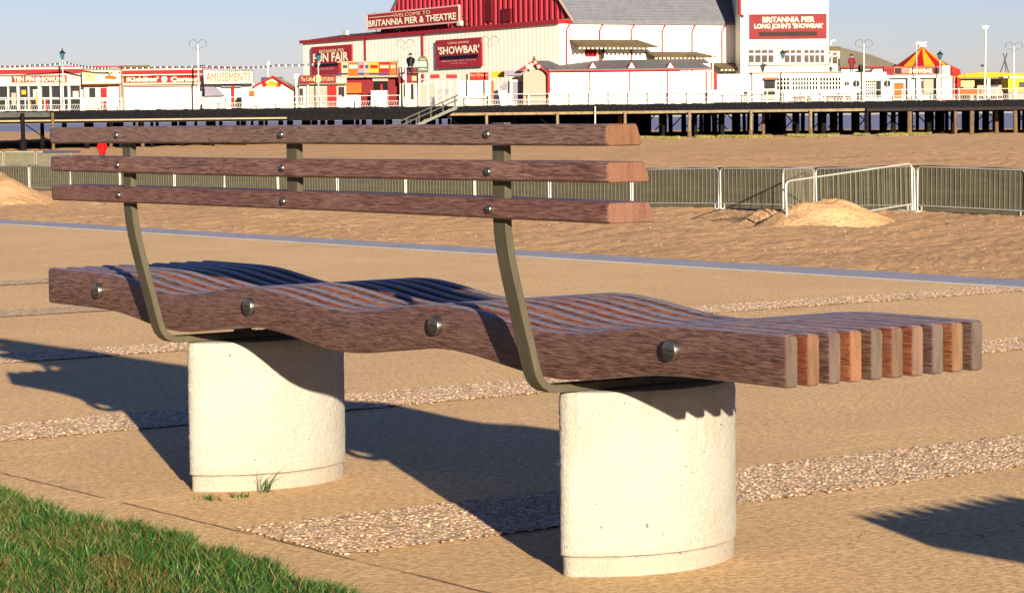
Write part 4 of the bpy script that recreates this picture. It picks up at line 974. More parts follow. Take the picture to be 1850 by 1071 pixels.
# canopies and a loading door on the side wall
for (u0, u1, v0, v1) in ((1023, 1158, 74, 88), (1160, 1263, 96, 106), (1278, 1372, 116, 127)):
    a0, a1, zz0, zz1 = PB.rect(u0, v0, u1, v1); rt_ = thing('canopy', {1023: 'brown sloping canopy high on the theatre side wall above a red door', 1160: 'middle brown scalloped canopy on the theatre side wall', 1278: 'lowest brown scalloped canopy beside the white tower'}[u0], 'canopy', PB.P((a0+a1)/2, zz0, 1), 'canopies on the theatre side wall')
    b = MB(); b.hexa([PB.P(a0, zz0, 2.6), PB.P(a1+0.6, zz0, 2.6), PB.P(a1-0.4, zz1, 0.1), PB.P(a0+0.3, zz1, 0.1), PB.P(a0, zz0+.12, 2.6), PB.P(a1+0.6, zz0+.12, 2.6), PB.P(a1-0.4, zz1+.12, 0.1), PB.P(a0+0.3, zz1+.12, 0.1)]); b.build('roof', m_olive, rt_)
    b = MB()
    for i in range(int((a1-a0)/0.5)): PB.box(b, a0+i*0.5, a0+i*0.5+0.3, zz0-0.16, zz0, 2.55, 2.6)
    b.build('valance', m_cream, rt_)
parts(th, PB, [('door', m_brred, [(1057, 88, 1077, 103, 0, 0.15)])])
b = MB(); a, z = PB.hit(1085, 95); b.tube([PB.P(a, z-0.7, 0.5), PB.P(a, z+0.2, 0.5), PB.P(a, z+0.5, 0.5)], [0.12, 0.2, 0.42], 8); b.build('rainwater_hopper', m_dsteel, th)
m_maroonA = mat('theatre_sign_maroon', (0.31, 0.022, 0.035), .5, .08, .4); m_creamA = mat('theatre_sign_cream', (0.85, 0.78, 0.58), .5, .03); m_goldA = mat('theatre_sign_gold', (0.80, 0.62, 0.36), .5, .04); m_pinkA = mat('theatre_sign_pink', (0.62, 0.36, 0.34), .5, .05)  # brighter copies of the sign paints, making up for weak sun on this front
# signs on the front
t = board('wall_sign', 'maroon fun fair sign at the left end of the theatre front', 'sign', PA, 566.5, 83, 640, 134, m_maroonA, 0.18, 0.15)
lettering('BRITANNIA PIER', PA, 582, 89.5, 627, 95.5, m_goldA, t, 0.35, 0.01, 0.06); lettering('FUN FAIR', PA, 571, 96, 635, 112, m_creamA, t, 0.35, 0.03, 0.06)
f = MB(); PA.pb(f, 575, 115, 633, 119.5, 0.34, 0.40); f.build('sign_bar', m_black, t); lettering('ON THE PIER NOW', PA, 577, 123, 610, 127, m_pinkA, t, 0.35, 0.0, 0.06)
t = board('wall_sign', 'square maroon showbar sign in the middle of the theatre front', 'sign', PA, 792, 70.5, 875, 122, m_maroonA, 0.18, 0.15)
lettering("LONG JOHN'S", PA, 815, 75.5, 853, 80.5, m_goldA, t, 0.35, 0.01, 0.06); lettering("'SHOWBAR'", PA, 797, 83, 872, 97.5, m_creamA, t, 0.35, 0.03, 0.06)
f = MB(); PA.pb(f, 800, 100.5, 868, 106.5, 0.34, 0.40); f.build('sign_bar', m_black, t); lettering('BREAKFAST & LUNCH - SPORT - TEA & FOOD', PA, 804, 108.5, 866, 111.5, m_pinkA, t, 0.35, 0.0, 0.06); lettering('Family Shows', PA, 820, 113.5, 849, 116.5, m_pinkA, t, 0.35, 0.0, 0.06)
# roof sign
t = board('roof_sign', 'long maroon welcome sign standing on the roof in front of the red gable', 'sign', PA, 669, 20, 836.5, 46, m_maroonA, 0.25, 0.2, m_pinkA, 0.16)
lettering('WELCOME TO', PA, 718, 22.5, 785, 29, m_goldA, t, 0.48, 0.0, 0.06)
lettering('BRITANNIA PIER & THEATRE', PA, 673, 31, 832, 43, m_creamA, t, 0.48, 0.025, 0.06)
f = MB()
for u0, u1, v in ((674, 716, 31), (788, 829, 26)): PA.pb(f, u0, v-0.6, u1, v+0.6, 0.46, 0.52)
f.build('rule_line', m_goldA, t)
for u in (680, 735, 790, 830):
    f = MB(); a, z = PA.hit(u, 46); f.tube([PA.P(a, ZE+0.6, -1.4), PA.P(a, z+1.5, 0.2), PA.P(a, ZE+0.4, 0)], 0.06, 5); f.build('strut', m_dsteel, t)
for u in (628, 724, 828, 834):
    a, z = PA.hit(u, 60); o_ = thing('floodlight', {628: 'leftmost small floodlight on the theatre roof edge', 724: 'black floodlight under the left half of the welcome sign', 828: 'black floodlight under the right end of the welcome sign', 834: 'small white floodlight at the right end of the welcome sign'}[u], 'floodlight', PA.P(a, ZE+0.38, 0.1), 'roof edge floodlights')
    f = MB(); PA.box(f, a-0.5, a+0.5, ZE+0.6, ZE+1.1, 0.05, 0.45); f.build('lamp_head', m_white if u in (628, 834) else m_black, o_)
    f = MB(); PA.box(f, a-0.07, a+0.07, ZE+0.38, ZE+0.6, 0.1, 0.25); f.build('bracket', m_dsteel, o_)
# recessed entrance with poster strip
t = thing('entrance_canopy', 'row of orange and blue posters over the dark red theatre entrance', 'entrance', PA.P(PA.hit(665, 150)[0], DZ, 3))
PE = Plane(665, 264, 1, -0.07)
parts(t, PE, [('recess', m_maroon, [(625, 140, 722, 199, -1.2, -0.8)]), ('door', m_black, [(674, 146, 699, 172, -0.8, -0.7)]), ('door', m_brred, [(686, 152, 690, 165, -0.7, -0.6)]), ('panel', m_orange, [(627, 150, 654, 169, -0.8, 0.4)]), ('panel', m_pink, [(672, 141, 700, 147, -0.8, -0.4)]),
              ('ticket_booth', m_white, [(673, 164, 701, 196, -0.4, 1.2)]), ('plinth_wall', m_white, [(627, 172, 650, 198, -0.4, 0.8)]), ('frame', m_pink, [(610, 111, 719, 113, -0.6, 0.5), (610, 137.5, 719, 139.5, -0.6, 0.5)])])
for u0, u1, m in ((612, 618, m_maroon), (618, 630, m_goldtx), (630, 648, m_orange), (648, 659, m_awning), (659, 668, m_pink), (668, 685, m_yellow), (685, 705, m_brred), (705, 717, m_orange)):
    f = MB(); PE.pb(f, u0, 113, u1, 137.5, -0.5, 0.4); p_ = f.build('poster', m, t)
    f = MB(); PE.pb(f, u0+2, 118, u1-1.5, 124, 0.40, 0.44); q_ = f.build('picture', random.choice((m_creamtx, m_blueroof, m_brred, m_skin)), t); q_.parent = p_; q_.matrix_parent_inverse = Matrix()
    f = MB(); PE.pb(f, u0, 132, u1, 136, 0.40, 0.44); q_ = f.build('picture', random.choice((m_awning, m_blueroof, m_orange)), t); q_.parent = p_
# striped booths and gate right of the entrance
PG = front(262.5)
t = thing('pay_booth', 'maroon painted booth with white swirls between the entrance and the white gate', 'booth', base(PG, 737))
parts(t, PG, [('wall', m_maroon, [(719, 122, 756, 150, -3, -0.5)]), ('side_wall', m_cream, [(722, 150, 756, 198, -3, -0.6)]), ('trim', m_goldtx, [(744, 138, 752, 146, -0.5, -0.45)]), ('window', m_greyglass, [(729, 152, 733, 175, -0.6, -0.5), (742, 152, 747, 180, -0.6, -0.5)])])
f = MB(); PG.poly(f, [(722, 124), (730, 121), (728, 132), (735, 140), (731, 146), (723, 137)], -0.49, -0.42); f.build('swirl', m_white, t)
t = thing('gate', 'white framed gate with red name boards above the metal stairs', 'gate', base(PG, 805))
parts(t, PG, [('post', m_white, [(756, 133, 758.5, 197, -0.3, 0), (772, 133, 774.5, 197, -0.3, 0), (787, 145, 790, 197, -0.3, 0), (800, 145, 803, 197, -0.3, 0), (812, 145, 815, 196, -0.3, 0), (827, 132, 832, 196, -0.3, 0), (846, 131, 848, 195, -0.3, 0)]),
              ('top_rail', m_pink, [(756, 131.5, 832, 134, -0.25, 0.06), (756, 142.5, 832, 145, -0.25, 0.06)]), ('name_board', m_red, [(777, 135, 794, 142, -0.2, 0.08), (806, 135, 826, 142, -0.2, 0.08)]), ('side_panel', m_pink, [(775, 152, 786, 175, -0.2, -0.1), (759, 155, 771, 190, -0.2, -0.1)])])
t = thing('market_stall', 'white stall with red banner right of the white gate', 'stall', base(PG, 860))
parts(t, PG, [('wall', m_white, [(832, 146, 884, 196, -6, -1.2)]), ('side_panel', m_orange, [(886, 146, 892, 192, -1.5, -1.2)])])
parts(t, PG, [('banner', m_brred, [(848, 131, 882, 145, -1.0, -0.9)]), ('banner', m_pink, [(832, 132, 847, 145, -1.0, -0.9)]), ('flag', m_yellow, [(885, 129, 911, 140, -1.4, -1.3)]), ('counter', m_cream, [(832, 174, 884, 196, -1.1, 0.3)])])
lettering('Ice Cream', PG, 850, 133, 880, 138, m_goldtx, t, -0.89, 0.0, 0.03)
t = thing('tent', 'white and blue grey peaked tent with lilac awning left of the long shed', 'tent', base(PG, 930))
f = MB(); PG.poly(f, [(903, 194), (903, 156), (917, 148), (930, 138), (944, 138), (946, 194)], -4, -1.0); f.build('canvas', m_white, t)
f = MB(); PG.poly(f, [(903, 156), (916, 149), (916, 163), (905, 163)], -0.98, -0.9); PG.poly(f, [(926, 148), (943, 148), (943, 190), (928, 190)], -0.98, -0.9); f.build('side_canvas', m_awning, t)
f = MB(); PG.poly(f, [(908, 128), (950, 129), (964, 137), (915, 137)], -3, 1.0); f.build('awning', m_awning, t)
f = MB(); PG.poly(f, [(921, 140), (924, 140), (924, 195), (921, 195)], -0.4, 0.0); PG.poly(f, [(898, 155), (900, 155), (908, 192), (905, 192)], -0.4, 0.0); f.build('pole', m_white, t)
# costumed statue and arch sign on the wall top
def statue(label, u, d, zf, h, cm, lm, cat='statue', rz=0.0):
    r_ = thing('statue', label, cat, (0, 0, 0)); make_person(r_)
    coat_and_head(r_, cm, m_skin, m_black); 
    hb = MB(); hb.tube([(0, 0, 1.74), (0, 0, 1.77)], [0.24, 0.22], 12); hb.tube([(0, 0, 1.77), (0, 0, 1.90)], [0.12, 0.09], 10); hb.build('hat', m_black, r_)
    q = W2(sd(u, d), d); r_.location = (q[0], q[1], zf); r_.rotation_euler = (0, 0, YAW+math.pi+rz); k = h/1.85; r_.scale = (k*1.25, k, k); return r_
dst = 262.0
z1 = ztilt(747, 132, dst); z2 = ztilt(747, 97, dst); statue('black clothed costumed statue on the roof left of the green arched sign', 747, dst, z1, z2-z1, m_black, m_black)
f = MB(); PG.pb(f, 719, 131, 756, 133, -3, 0.0); f.build('roof', m_olive, [o for o in COL.objects if o.get('category') == 'booth'][0])
t = thing('arched_sign', 'green and white arched sign on the roof beside the black statue', 'sign', PG.P(*PG.hit(763, 131), -0.4))
f = MB(); PG.poly(f, [(753.5, 131), (753.5, 112), (756, 105), (761, 101.5), (766, 101.5), (771, 105), (773.5, 112), (773.5, 131)], -0.5, -0.3); f.build('board', mat('grey_green_board', (0.05, 0.065, 0.05), 0.6, 0.2, 1), t)
f = MB(); PG.pb(f, 754, 111.5, 770, 121, -0.3, -0.24); f.build('name_panel', m_white, t)
lettering('PIRATE', PG, 755, 112.5, 769, 116, m_green, t, -0.23, 0.02, 0.03); lettering('ISLAND', PG, 755, 117, 769, 120.5, m_green, t, -0.23, 0.02, 0.03); lettering('GOLF', PG, 758, 105.5, 769, 109.5, m_goldtx, t, -0.29, 0.02, 0.03)
lettering('OPEN', PG, 756, 123.5, 771, 127.5, m_white, t, -0.29, 0.0, 0.03)

# ---- long shed with grey roof
PS = Plane(993, 258 + 2.5, 1.0, 0.03)
t = thing('shed', 'long white shed with lilac grey roof, three tiny dormers and red posts', 'building', base(PS, 1140))
parts(t, PS, [('wall', m_white, [(993, 130, 1285, 189, -7, 0)]), ('eaves_board', m_brred, [(990, 126.5, 1286, 128.6, -0.1, 0.5)])])
f = MB(); aa0, zA = PS.hit(990, 128); aa1, _ = PS.hit(1286, 128); zB = PS.hit(1130, 107)[1]; zA = PS.hit(1130, 127)[1]
f.hexa([PS.P(aa0, zA, 0.45), PS.P(aa1, zA, 0.45), PS.P(aa1-1.6, zB-.1, -3.5), PS.P(aa0-1.4, zB-.1, -3.5), PS.P(aa0, zA+.12, 0.45), PS.P(aa1, zA+.12, 0.45), PS.P(aa1-1.6, zB, -3.5), PS.P(aa0-1.4, zB, -3.5)]); f.build('roof', m_slate, t)
for u, wd in ((991.5, 2.3), (1066, .7), (1138, .7), (1206, .7), (1276, .9)):
    f = MB(); PS.pb(f, u-wd, 129, u+wd, 188.5, 0.0, 0.16); f.build('post', m_brred, t)
for u in (1071, 1141, 1211):
    f = MB(); PS.poly(f, [(u-7, 123.5), (u, 112.5), (u+7, 123.5)], -1.6, 0.25); dm = f.build('dormer', m_white, t)
    f = MB(); PS.poly(f, [(u-8, 124), (u, 111.5), (u+8, 124), (u+8, 125.4), (u-8, 125.4), (u-8, 124), (u-6.4, 124), (u+6.4, 124), (u, 113.6), (u-6.4, 124)], -0.2, 0.32)
    v_ = MB()
    v_.tube([PS.P(*PS.hit(u-8, 124.5), 0.3), PS.P(*PS.hit(u, 112), 0.3), PS.P(*PS.hit(u+8, 124.5), 0.3)], 0.06, 4); q_ = v_.build('dormer_trim', m_red, t); q_.parent = dm
t = thing('gabled_porch', 'pale porch with ornate red gable at the left end of the long shed', 'porch', base(PS, 965))
f = MB(); PS.poly(f, [(946, 190), (946, 133), (966, 116), (989, 134), (989, 189)], -5, -0.6); f.build('wall', m_pink, t)
f = MB(); PS.poly(f, [(934, 128), (965, 108), (993, 132), (991, 137), (984, 128), (966, 118), (945, 128)], -0.6, 0.2); f.build('gable', m_red, t)
f = MB()
for u, v, r in ((953, 120.5, .2), (960, 118, .2), (967, 113.5, .13), (973, 121, .18), (958, 124, .16)): c = PS.P(*PS.hit(u, v), 0.2); f.tube([c, c+PS.n*0.05], r, 8)
f.build('gable_scrollwork', m_creamtx, t)
f = MB(); f.tube([PS.P(*PS.hit(965, 109), 0.0), PS.P(*PS.hit(965, 102), 0.0)], [0.2, 0.05], 8); f.build('finial', m_olive, t)

# ---- white tower and lattice-walled bar
PT = Plane(1425, 267, 1.0, 0.03)
t = thing('tower', 'tall plain white tower at the right end of the theatre with rows of small windows', 'tower', base(PT, 1420))
b = MB(); a0, a1 = PT.hit(1338, 100)[0], PT.hit(1497, 100)[0]; PT.box(b, a0, a1, DZ, 22, -14, 0); b.build('wall', m_white, t)
b = MB(); a0 = PT.hit(1351, 100)[0]; PT.box(b, a0, a1+0.02, PT.hit(1425, 115)[1], PT.hit(1425, 78)[1], 0.0, 0.12); b.build('window_band', m_cream, t)
b = MB(); PT.pb(b, 1352, 116, 1496, 118, 0, 0.4); b.build('string_course', m_cream, t)
a, _ = PT.hit(1336, 20); b = MB(); b.tube([PT.P(a, 21, 0.1), PT.P(a, PT.hit(1336, 26)[1], 0.1), PT.P(a+0.4, PT.hit(1336, 31)[1], 0.2)], 0.16, 6); b.build('downpipe', m_red, t)
for u0, u1 in ((1352.5, 1361.5), (1364, 1374), (1376, 1385.5), (1388, 1397), (1417.5, 1426), (1428, 1436), (1438.5, 1447), (1453, 1460.5), (1462.5, 1470.5), (1472.5, 1479.5), (1482, 1489)):
    w_ = MB(); PT.pb(w_, u0-0.5, 90, u1+0.5, 114, 0.12, 0.17); fr_ = w_.build('window', m_white, t)
    g_ = MB(); PT.pb(g_, u0, 100.3, u1, 113, 0.17, 0.20); PT.pb(g_, u0, 91, u1, 96.5, 0.17, 0.20); q_ = g_.build('pane', m_greyglass, t); q_.parent = fr_
t = board('tower_sign', 'large red showbar sign with two lines of cream letters on the white tower', 'sign', PT, 1354, 26, 1493, 70.5, mat('faded_red_board', (0.135, 0.011, 0.015), 0.5, 0.22, 0.25), 0.02, 0.2)
lettering('BRITANNIA PIER', PT, 1377, 31, 1471, 41, m_creamtx, t, 0.23, 0.03, 0.05); lettering("LONG JOHN'S 'SHOWBAR'", PT, 1362, 43, 1486, 54.5, m_creamtx, t, 0.23, 0.03, 0.05)
f = MB(); PT.pb(f, 1371, 58, 1475, 65.5, 0.22, 0.27); f.build('sign_bar', mat('faded_black_bar', (0.02, 0.009, 0.009), 0.5, 0.3, 0.6), t)
t = thing('tower_annex', 'narrow white stair annex with small windows against the right side of the tower', 'building', base(PT, 1508))
parts(t, PT, [('wall', m_cream, [(1497.5, 92, 1519, 136, -9, -0.6)]), ('roof', m_olive, [(1496, 84, 1520, 91.5, -9, -0.4)]), ('window', m_greyglass, [(1499, 94.5, 1502, 98.5, -0.6, -0.5), (1507, 95, 1513, 99, -0.6, -0.5), (1499, 104, 1502, 114, -0.6, -0.5), (1506, 103, 1514, 115, -0.6, -0.5)]), ('pipe', m_brred, [(1497, 78, 1498.4, 132, -0.4, -0.2)])])
t = thing('security_camera', 'small white camera on a red pole at the right edge of the tower', 'camera', PT.P(*PT.hit(1499, 82), 0.4))
f = MB(); f.tube([PT.P(*PT.hit(1499, 76), 0.4), PT.P(*PT.hit(1508, 73.5), 0.6)], 0.13, 6); f.tube([PT.P(*PT.hit(1500, 82), 0.4), PT.P(*PT.hit(1500, 76), 0.4)], 0.07, 6); f.build('housing', m_white, t)
PL = front(261.5)
t = thing('bar_building', 'low white bar with pierced block screens, dark doorway and round windows below the tower', 'building', base(PL, 1440))
parts(t, PL, [('wall', m_white, [(1360, 132, 1403, 184, -4, -0.2), (1403, 132, 1520, 141, -4, -0.2), (1403, 162, 1520, 183, -4, -0.2), (1403, 141, 1520, 162, -4, -3.4), (1286, 134, 1360, 185, -4, -0.6), (1520, 131, 1602, 182, -4, -0.2)]),
              ('roof_edge', m_pink, [(1358, 130, 1524, 132, -4, 0.1)]), ('door', m_black, [(1381, 145, 1400.5, 160.5, -0.2, -0.1), (1381, 163, 1400.5, 171, -0.2, -0.1)]), ('awning', m_orange, [(1380, 140.5, 1404, 144.5, -0.2, 0.4)]), ('shutter', m_pink, [(1381, 172, 1400.5, 181, -0.2, -0.1)]),
              ('door', m_red, [(1281, 130, 1296, 162, -0.6, -0.3)]), ('alcove', m_black, [(1345, 165, 1354, 170, -0.6, -0.5)]), ('alcove', m_pink, [(1345, 170, 1354, 182, -0.6, -0.5)])])
f = MB()
for g0, g1 in ((1403, 1427), (1431, 1478), (1481, 1520)):
    nn = int((g1-g0)/5.1)
    for i in range(nn+1): u = g0+(g1-g0)*i/nn; PL.pb(f, u-1.15, 141, u+1.15, 162, -0.4, -0.2)
    for v in (147.3, 154.8): PL.pb(f, g0, v-1.0, g1, v+1.0, -0.4, -0.2)
for g0, g1 in ((1427, 1431), (1478, 1481)): PL.pb(f, g0, 141, g1, 162, -0.4, -0.2)
f.build('block_screen', m_white, t)
f = MB(); PL.pb(f, 1403, 141, 1520, 162, -3.4, -3.3); f.build('screen_backing', m_black, t)
for u, r, rr in ((1530, .24, 5), (1547, .36, 7), (1603, .36, 7)):
    c = PL.P(*PL.hit(u, 151.5), -0.2); f = MB(); f.tube([c, c+PL.n*0.12], r*1.45, 16); w_ = f.build('round_window', m_white, t); f = MB(); f.tube([c+PL.n*0.12, c+PL.n*0.15], r, 16); q_ = f.build('pane', m_black, t); q_.parent = w_
    f = MB(); f.tube([c+PL.n*0.16-Vector((0, 0, r)), c+PL.n*0.16+Vector((0, 0, r))], 0.03, 4); q_ = f.build('glazing_bar', m_white, t); q_.parent = w_
f = MB(); PL.pb(f, 1563, 146, 1592, 152, -0.2, -0.1); PL.pb(f, 1563, 146, 1592, 176, -0.2, -0.12); f.build('open_front', m_black, t)
f = MB()
for u in np.arange(1563, 1583, 3.6): PL.pb(f, u, 148, u+1.5, 176, -0.1, 0.0)
for v in np.arange(150, 176, 5.5): PL.pb(f, 1563, v, 1583, v+1.4, -0.1, 0.0)
f.build('trellis', m_white, t)
# big grey roof behind, statue and boat prop
t = thing('hall_building', 'low hall with a broad grey olive roof and red gutter behind the pirate statue', 'building', base(front(275), 1560))
PH = front(275)
parts(t, PH, [('wall', m_white, [(1520, 124, 1622, 176, -10, 0)]), ('gutter', m_red, [(1518, 120.5, 1624, 123.5, -1, 0.5)])])
f = MB(); PH.poly(f, [(1505, 121), (1512, 85), (1525, 86), (1580, 100), (1634, 121)], -12, -1.2); f.build('roof', mat('grey_olive_roof', (0.085, 0.076, 0.062), 0.8, 0.15, .6), t)
z1 = ztilt(1541, 131, 262.0); z2 = ztilt(1541, 99, 262.0); statue('pirate statue in a dark red coat standing on the bar roof', 1541, 262.0, z1, z2-z1, m_maroon, m_black, rz=0.3)
t = thing('model_boat', 'dark model boat and barrel on the bar roof right of the pirate statue', 'model boat', PL.P(*PL.hit(1565, 131), -1))
f = MB(); PL.poly(f, [(1546, 128), (1550, 131), (1576, 131), (1580, 124), (1572, 127)], -1.4, -0.6); f.build('hull', m_black, t)
f = MB(); c = PL.P(*PL.hit(1558, 124), -1); f.tube([c-Vector((0, 0, .4)), c, c+Vector((0, 0, .4))], [.25, .34, .25], 10); f.build('barrel', m_dsteel, t)
for k, u in enumerate((1455, 1510, 1527)):
    t = thing('picnic_table', ('white picnic table under the middle block screen', 'white picnic table under the right block screen', 'white picnic table below the round windows')[k], 'picnic table', (0, 0, 0), 'white picnic tables on the deck')
    f = MB(); f.box((-0.9, -0.35, 0.70), (0.9, 0.35, 0.75)); f.build('table_top', m_cream, t)
    for s in (-1, 1): f = MB(); f.box((-0.9, s*0.62-0.12, 0.42), (0.9, s*0.62+0.12, 0.46)); f.build('seat', m_cream, t)
    for s in (-1, 1):
        f = MB(); f.tube([(s*0.65, -0.6, 0), (s*0.65, 0.15, 0.7)], 0.04, 5); f.tube([(s*0.65, 0.6, 0), (s*0.65, -0.15, 0.7)], 0.04, 5); f.build('leg', m_pink, t)
    q = W2(sd(u, 260.9), 260.9); t.location = (q[0], q[1], DZ); t.rotation_euler = (0, 0, YAW)
# ---- right-hand bar and circus tent
PR = front(262)
t = thing('bar_building', 'small white bar with maroon fascia in front of the striped circus roof', 'building', base(PR, 1660))
parts(t, PR, [('wall', m_white, [(1603, 138, 1722, 180, -5, -0.6)]), ('fascia', m_red, [(1597, 120, 1702, 136, -1, -0.1)]), ('eaves', m_white, [(1596, 136, 1716, 141, -5, 0.2)]), ('corner_pier', m_white, [(1702, 119, 1717, 180, -2, -0.2)]),
              ('window', m_greyglass, [(1666, 146, 1690, 168, -0.6, -0.5)]), ('door', m_orange, [(1618, 150, 1634, 178, -0.6, -0.4)]), ('shutter', m_pink, [(1670, 143, 1692, 170, -0.5, -0.45)]), ('column', m_white, [(1640, 142, 1646, 178, -0.6, 0), (1657, 142, 1662, 178, -0.6, 0), (1692, 141, 1698, 178, -0.6, 0)])])
t2 = board('shop_sign', 'maroon showbar fascia sign with cream letters below the circus roof', 'sign', PR, 1616, 122.5, 1697, 134, m_maroon, -0.1, 0.1, m_pink, 0.05)
lettering("LONG", PR, 1629, 124, 1640, 128, m_creamtx, t2, 0.01, 0.0, 0.05); lettering("JOHN'S", PR, 1629, 129, 1640, 133, m_creamtx, t2, 0.01, 0.0, 0.05); lettering('SHOWBAR', PR, 1641.5, 124.3, 1685, 132.7, m_creamtx, t2, 0.01, 0.03, 0.05)
f = MB(); PR.pb(f, 1617.5, 124, 1627, 133, 0.0, 0.04); PR.pb(f, 1688, 124, 1696, 133, 0.0, 0.04); f.build('sign_end', m_black, t2)
f = MB(); PR.pb(f, 1599, 125, 1612, 133, -0.1, -0.02); f.build('side_sign', m_maroon, t)
dt = 272.0; ct = W2(sd(1668, dt), dt); rT = sd(1722, dt)-sd(1668, dt); zE = ztilt(1668, 123, dt); zA = ztilt(1668, 84, dt)
t = thing('circus_tent', 'circus style round roof in red and yellow stripes behind the small white bar', 'tent', (ct[0], ct[1], DZ))
for k in range(16):
    b = MB(); A0, A1 = 2*math.pi*(k+.15)/16, 2*math.pi*(k+1.15)/16; V = []
    for j in range(9):
        q = j/8; r_ = rT*q; z = zA-(zA-zE)*(q**0.93)
        for A in (A0, (A0+A1)/2, A1): V.append((ct[0]+r_*math.cos(A)*1.0, ct[1]+r_*math.sin(A), z-(0.06*q if A == (A0+A1)/2 else 0)))
    b.add(V, [(j*3+i, j*3+i+1, j*3+i+4, j*3+i+3) for j in range(8) for i in range(2)]); b.build('roof_panel', m_brred if k % 2 else m_yellow, t)
b = MB(); n = 32; V = [(ct[0]+rT*0.98*math.cos(2*math.pi*k/n), ct[1]+rT*0.98*math.sin(2*math.pi*k/n), z) for z in (DZ, zE+0.02) for k in range(n)]; b.add(V, [(k, (k+1) % n, n+(k+1) % n, n+k) for k in range(n)]); b.build('wall', m_red, t)
b = MB(); b.tube([(ct[0], ct[1], zA-0.1), (ct[0], ct[1], zA+0.25)], [0.5, 0.35], 8)
for dx, dz in ((-0.45, .30), (0.5, .25)): b.tube([(ct[0], ct[1], zA+0.2), (ct[0]+Rv[0]*dx, ct[1]+Rv[1]*dx, zA+0.2+dz)], [0.16, 0.07], 6)
b.build('roof_ornament', m_white, t)
Pq = front(275)
t = thing('red_tent_wing', 'lower red tent wall sticking out right of the striped circus roof', 'tent', base(Pq, 1728))
f = MB(); Pq.poly(f, [(1718, 135), (1718, 118), (1724, 121), (1735, 126), (1736, 135), (1736, 178), (1718, 178)], -3, 0); f.build('wall', m_brred, t)
t = thing('ride_canopy', 'long yellow canopy over the fairground stalls at the right edge', 'canopy', base(Pq, 1780))
f = MB(); Pq.poly(f, [(1720, 141), (1735, 135), (1770, 131), (1850, 133), (1900, 133), (1900, 139), (1770, 141)], -4, 0.2); f.build('roof', m_yellow, t)
parts(t, Pq, [('back_wall', m_pink, [(1722, 142, 1840, 181, -4, -3.5)]), ('stall_front', m_goldtx, [(1727, 146, 1762, 157, -0.8, -0.5)]), ('stall_front', m_orange, [(1728, 160, 1775, 172, -0.8, -0.5)]), ('window', m_greyglass, [(1800, 147, 1815, 156, -3.5, -3.4)]), ('post', m_white, [(1722, 138, 1725, 181, -0.4, 0), (1784, 138, 1789, 181, -0.4, 0)]), ('panel', m_pink, [(1790, 163, 1835, 168, -0.5, -0.3)])])
t = thing('kiosk', 'bright yellow kiosk at the far right edge of the pier', 'kiosk', base(PR, 1840))
parts(t, PR, [('wall', mat('bright_yellow_paint', (0.5, 0.36, 0.01), .5, .06, 1), [(1820, 141, 1900, 164, -3, -0.5)]), ('roof', m_white, [(1814, 138, 1900, 141, -3, -0.2)]), ('base', m_pink, [(1822, 164, 1900, 180, -3, -0.5)]), ('window', m_greyglass, [(1843, 148, 1860, 158, -0.5, -0.4)])])
t = thing('swing_frame', 'thin dark crossed poles of a ride rising behind the yellow canopy', 'ride frame', base(Pq, 1818))
for u0, v0, u1, v1 in ((1816, 96, 1827, 136), (1823, 96, 1809, 136), (1818, 104, 1822, 136)):
    f = MB(); f.tube([Pq.P(*Pq.hit(u0, v0), -1), Pq.P(*Pq.hit(u1, v1), -1)], 0.06, 5); f.build('pole', m_dsteel, t)

# ---- lamps
def scroll_lamp():
    r_ = thing('lamp_post', '', 'lamp post', (0, 0, 0)); H = 6.7
    f = MB(); f.tube([(0, 0, 0), (0, 0, 1.2), (0, 0, H)], [0.13, 0.10, 0.085], 8); f.build('pole', m_lamp, r_, smooth=True)
    for s in (-1, 1):
        P = [(s*0.05, 0, H-0.9), (s*0.07, 0, H-0.1)]+[(s*(0.48-0.40*math.cos(a)), 0, H+0.02+0.42*math.sin(a)) for a in np.linspace(0.15, math.pi*1.25, 14)]
        f = MB(); f.tube(P, 0.038, 5); f.build('scroll_arm', m_curl, r_, smooth=True)
        f = MB(); f.tube([(s*0.08, 0, H-0.75), (s*0.25, 0, H-0.35), (s*0.5, 0, H-0.33), (s*0.55, 0, H-0.48)], 0.03, 5); f.build('scroll_arm', m_curl, r_, smooth=True)
    return r_
def lantern_lamp():
    r_ = thing('lamp_post', '', 'lamp post', (0, 0, 0)); H = 4.6
    f = MB(); f.tube([(0, 0, 0), (0, 0, 0.9), (0, 0, 1.0), (0, 0, H)], [0.12, 0.10, 0.07, 0.055], 8); f.build('pole', m_lamp, r_, smooth=True)
    f = MB(); f.tube([(0, 0, H), (0, 0, H+0.12), (0, 0, H+0.62)], [0.07, 0.14, 0.30], 6); f.build('lantern', m_lantern, r_)
    f = MB(); f.tube([(0, 0, H+0.62), (0, 0, H+0.66), (0, 0, H+0.85), (0, 0, H+0.92), (0, 0, H+1.15)], [0.36, 0.36, 0.12, 0.06, 0.01], 6); f.build('lantern_cap', m_dsteel, r_)
    return r_
def put(o, u, vtop, h, d, label, group):
    q = W2(sd(u, d), d); z = ztilt(u, vtop, d); o.location = (q[0], q[1], DZ); o.rotation_euler = (0, 0, YAW); k = (z-DZ)/h; o.scale = (1.0, 1.0, k); o['label'] = label; o['group'] = group
sl = scroll_lamp(); LG = 'lamp posts with twin scrolled arms'
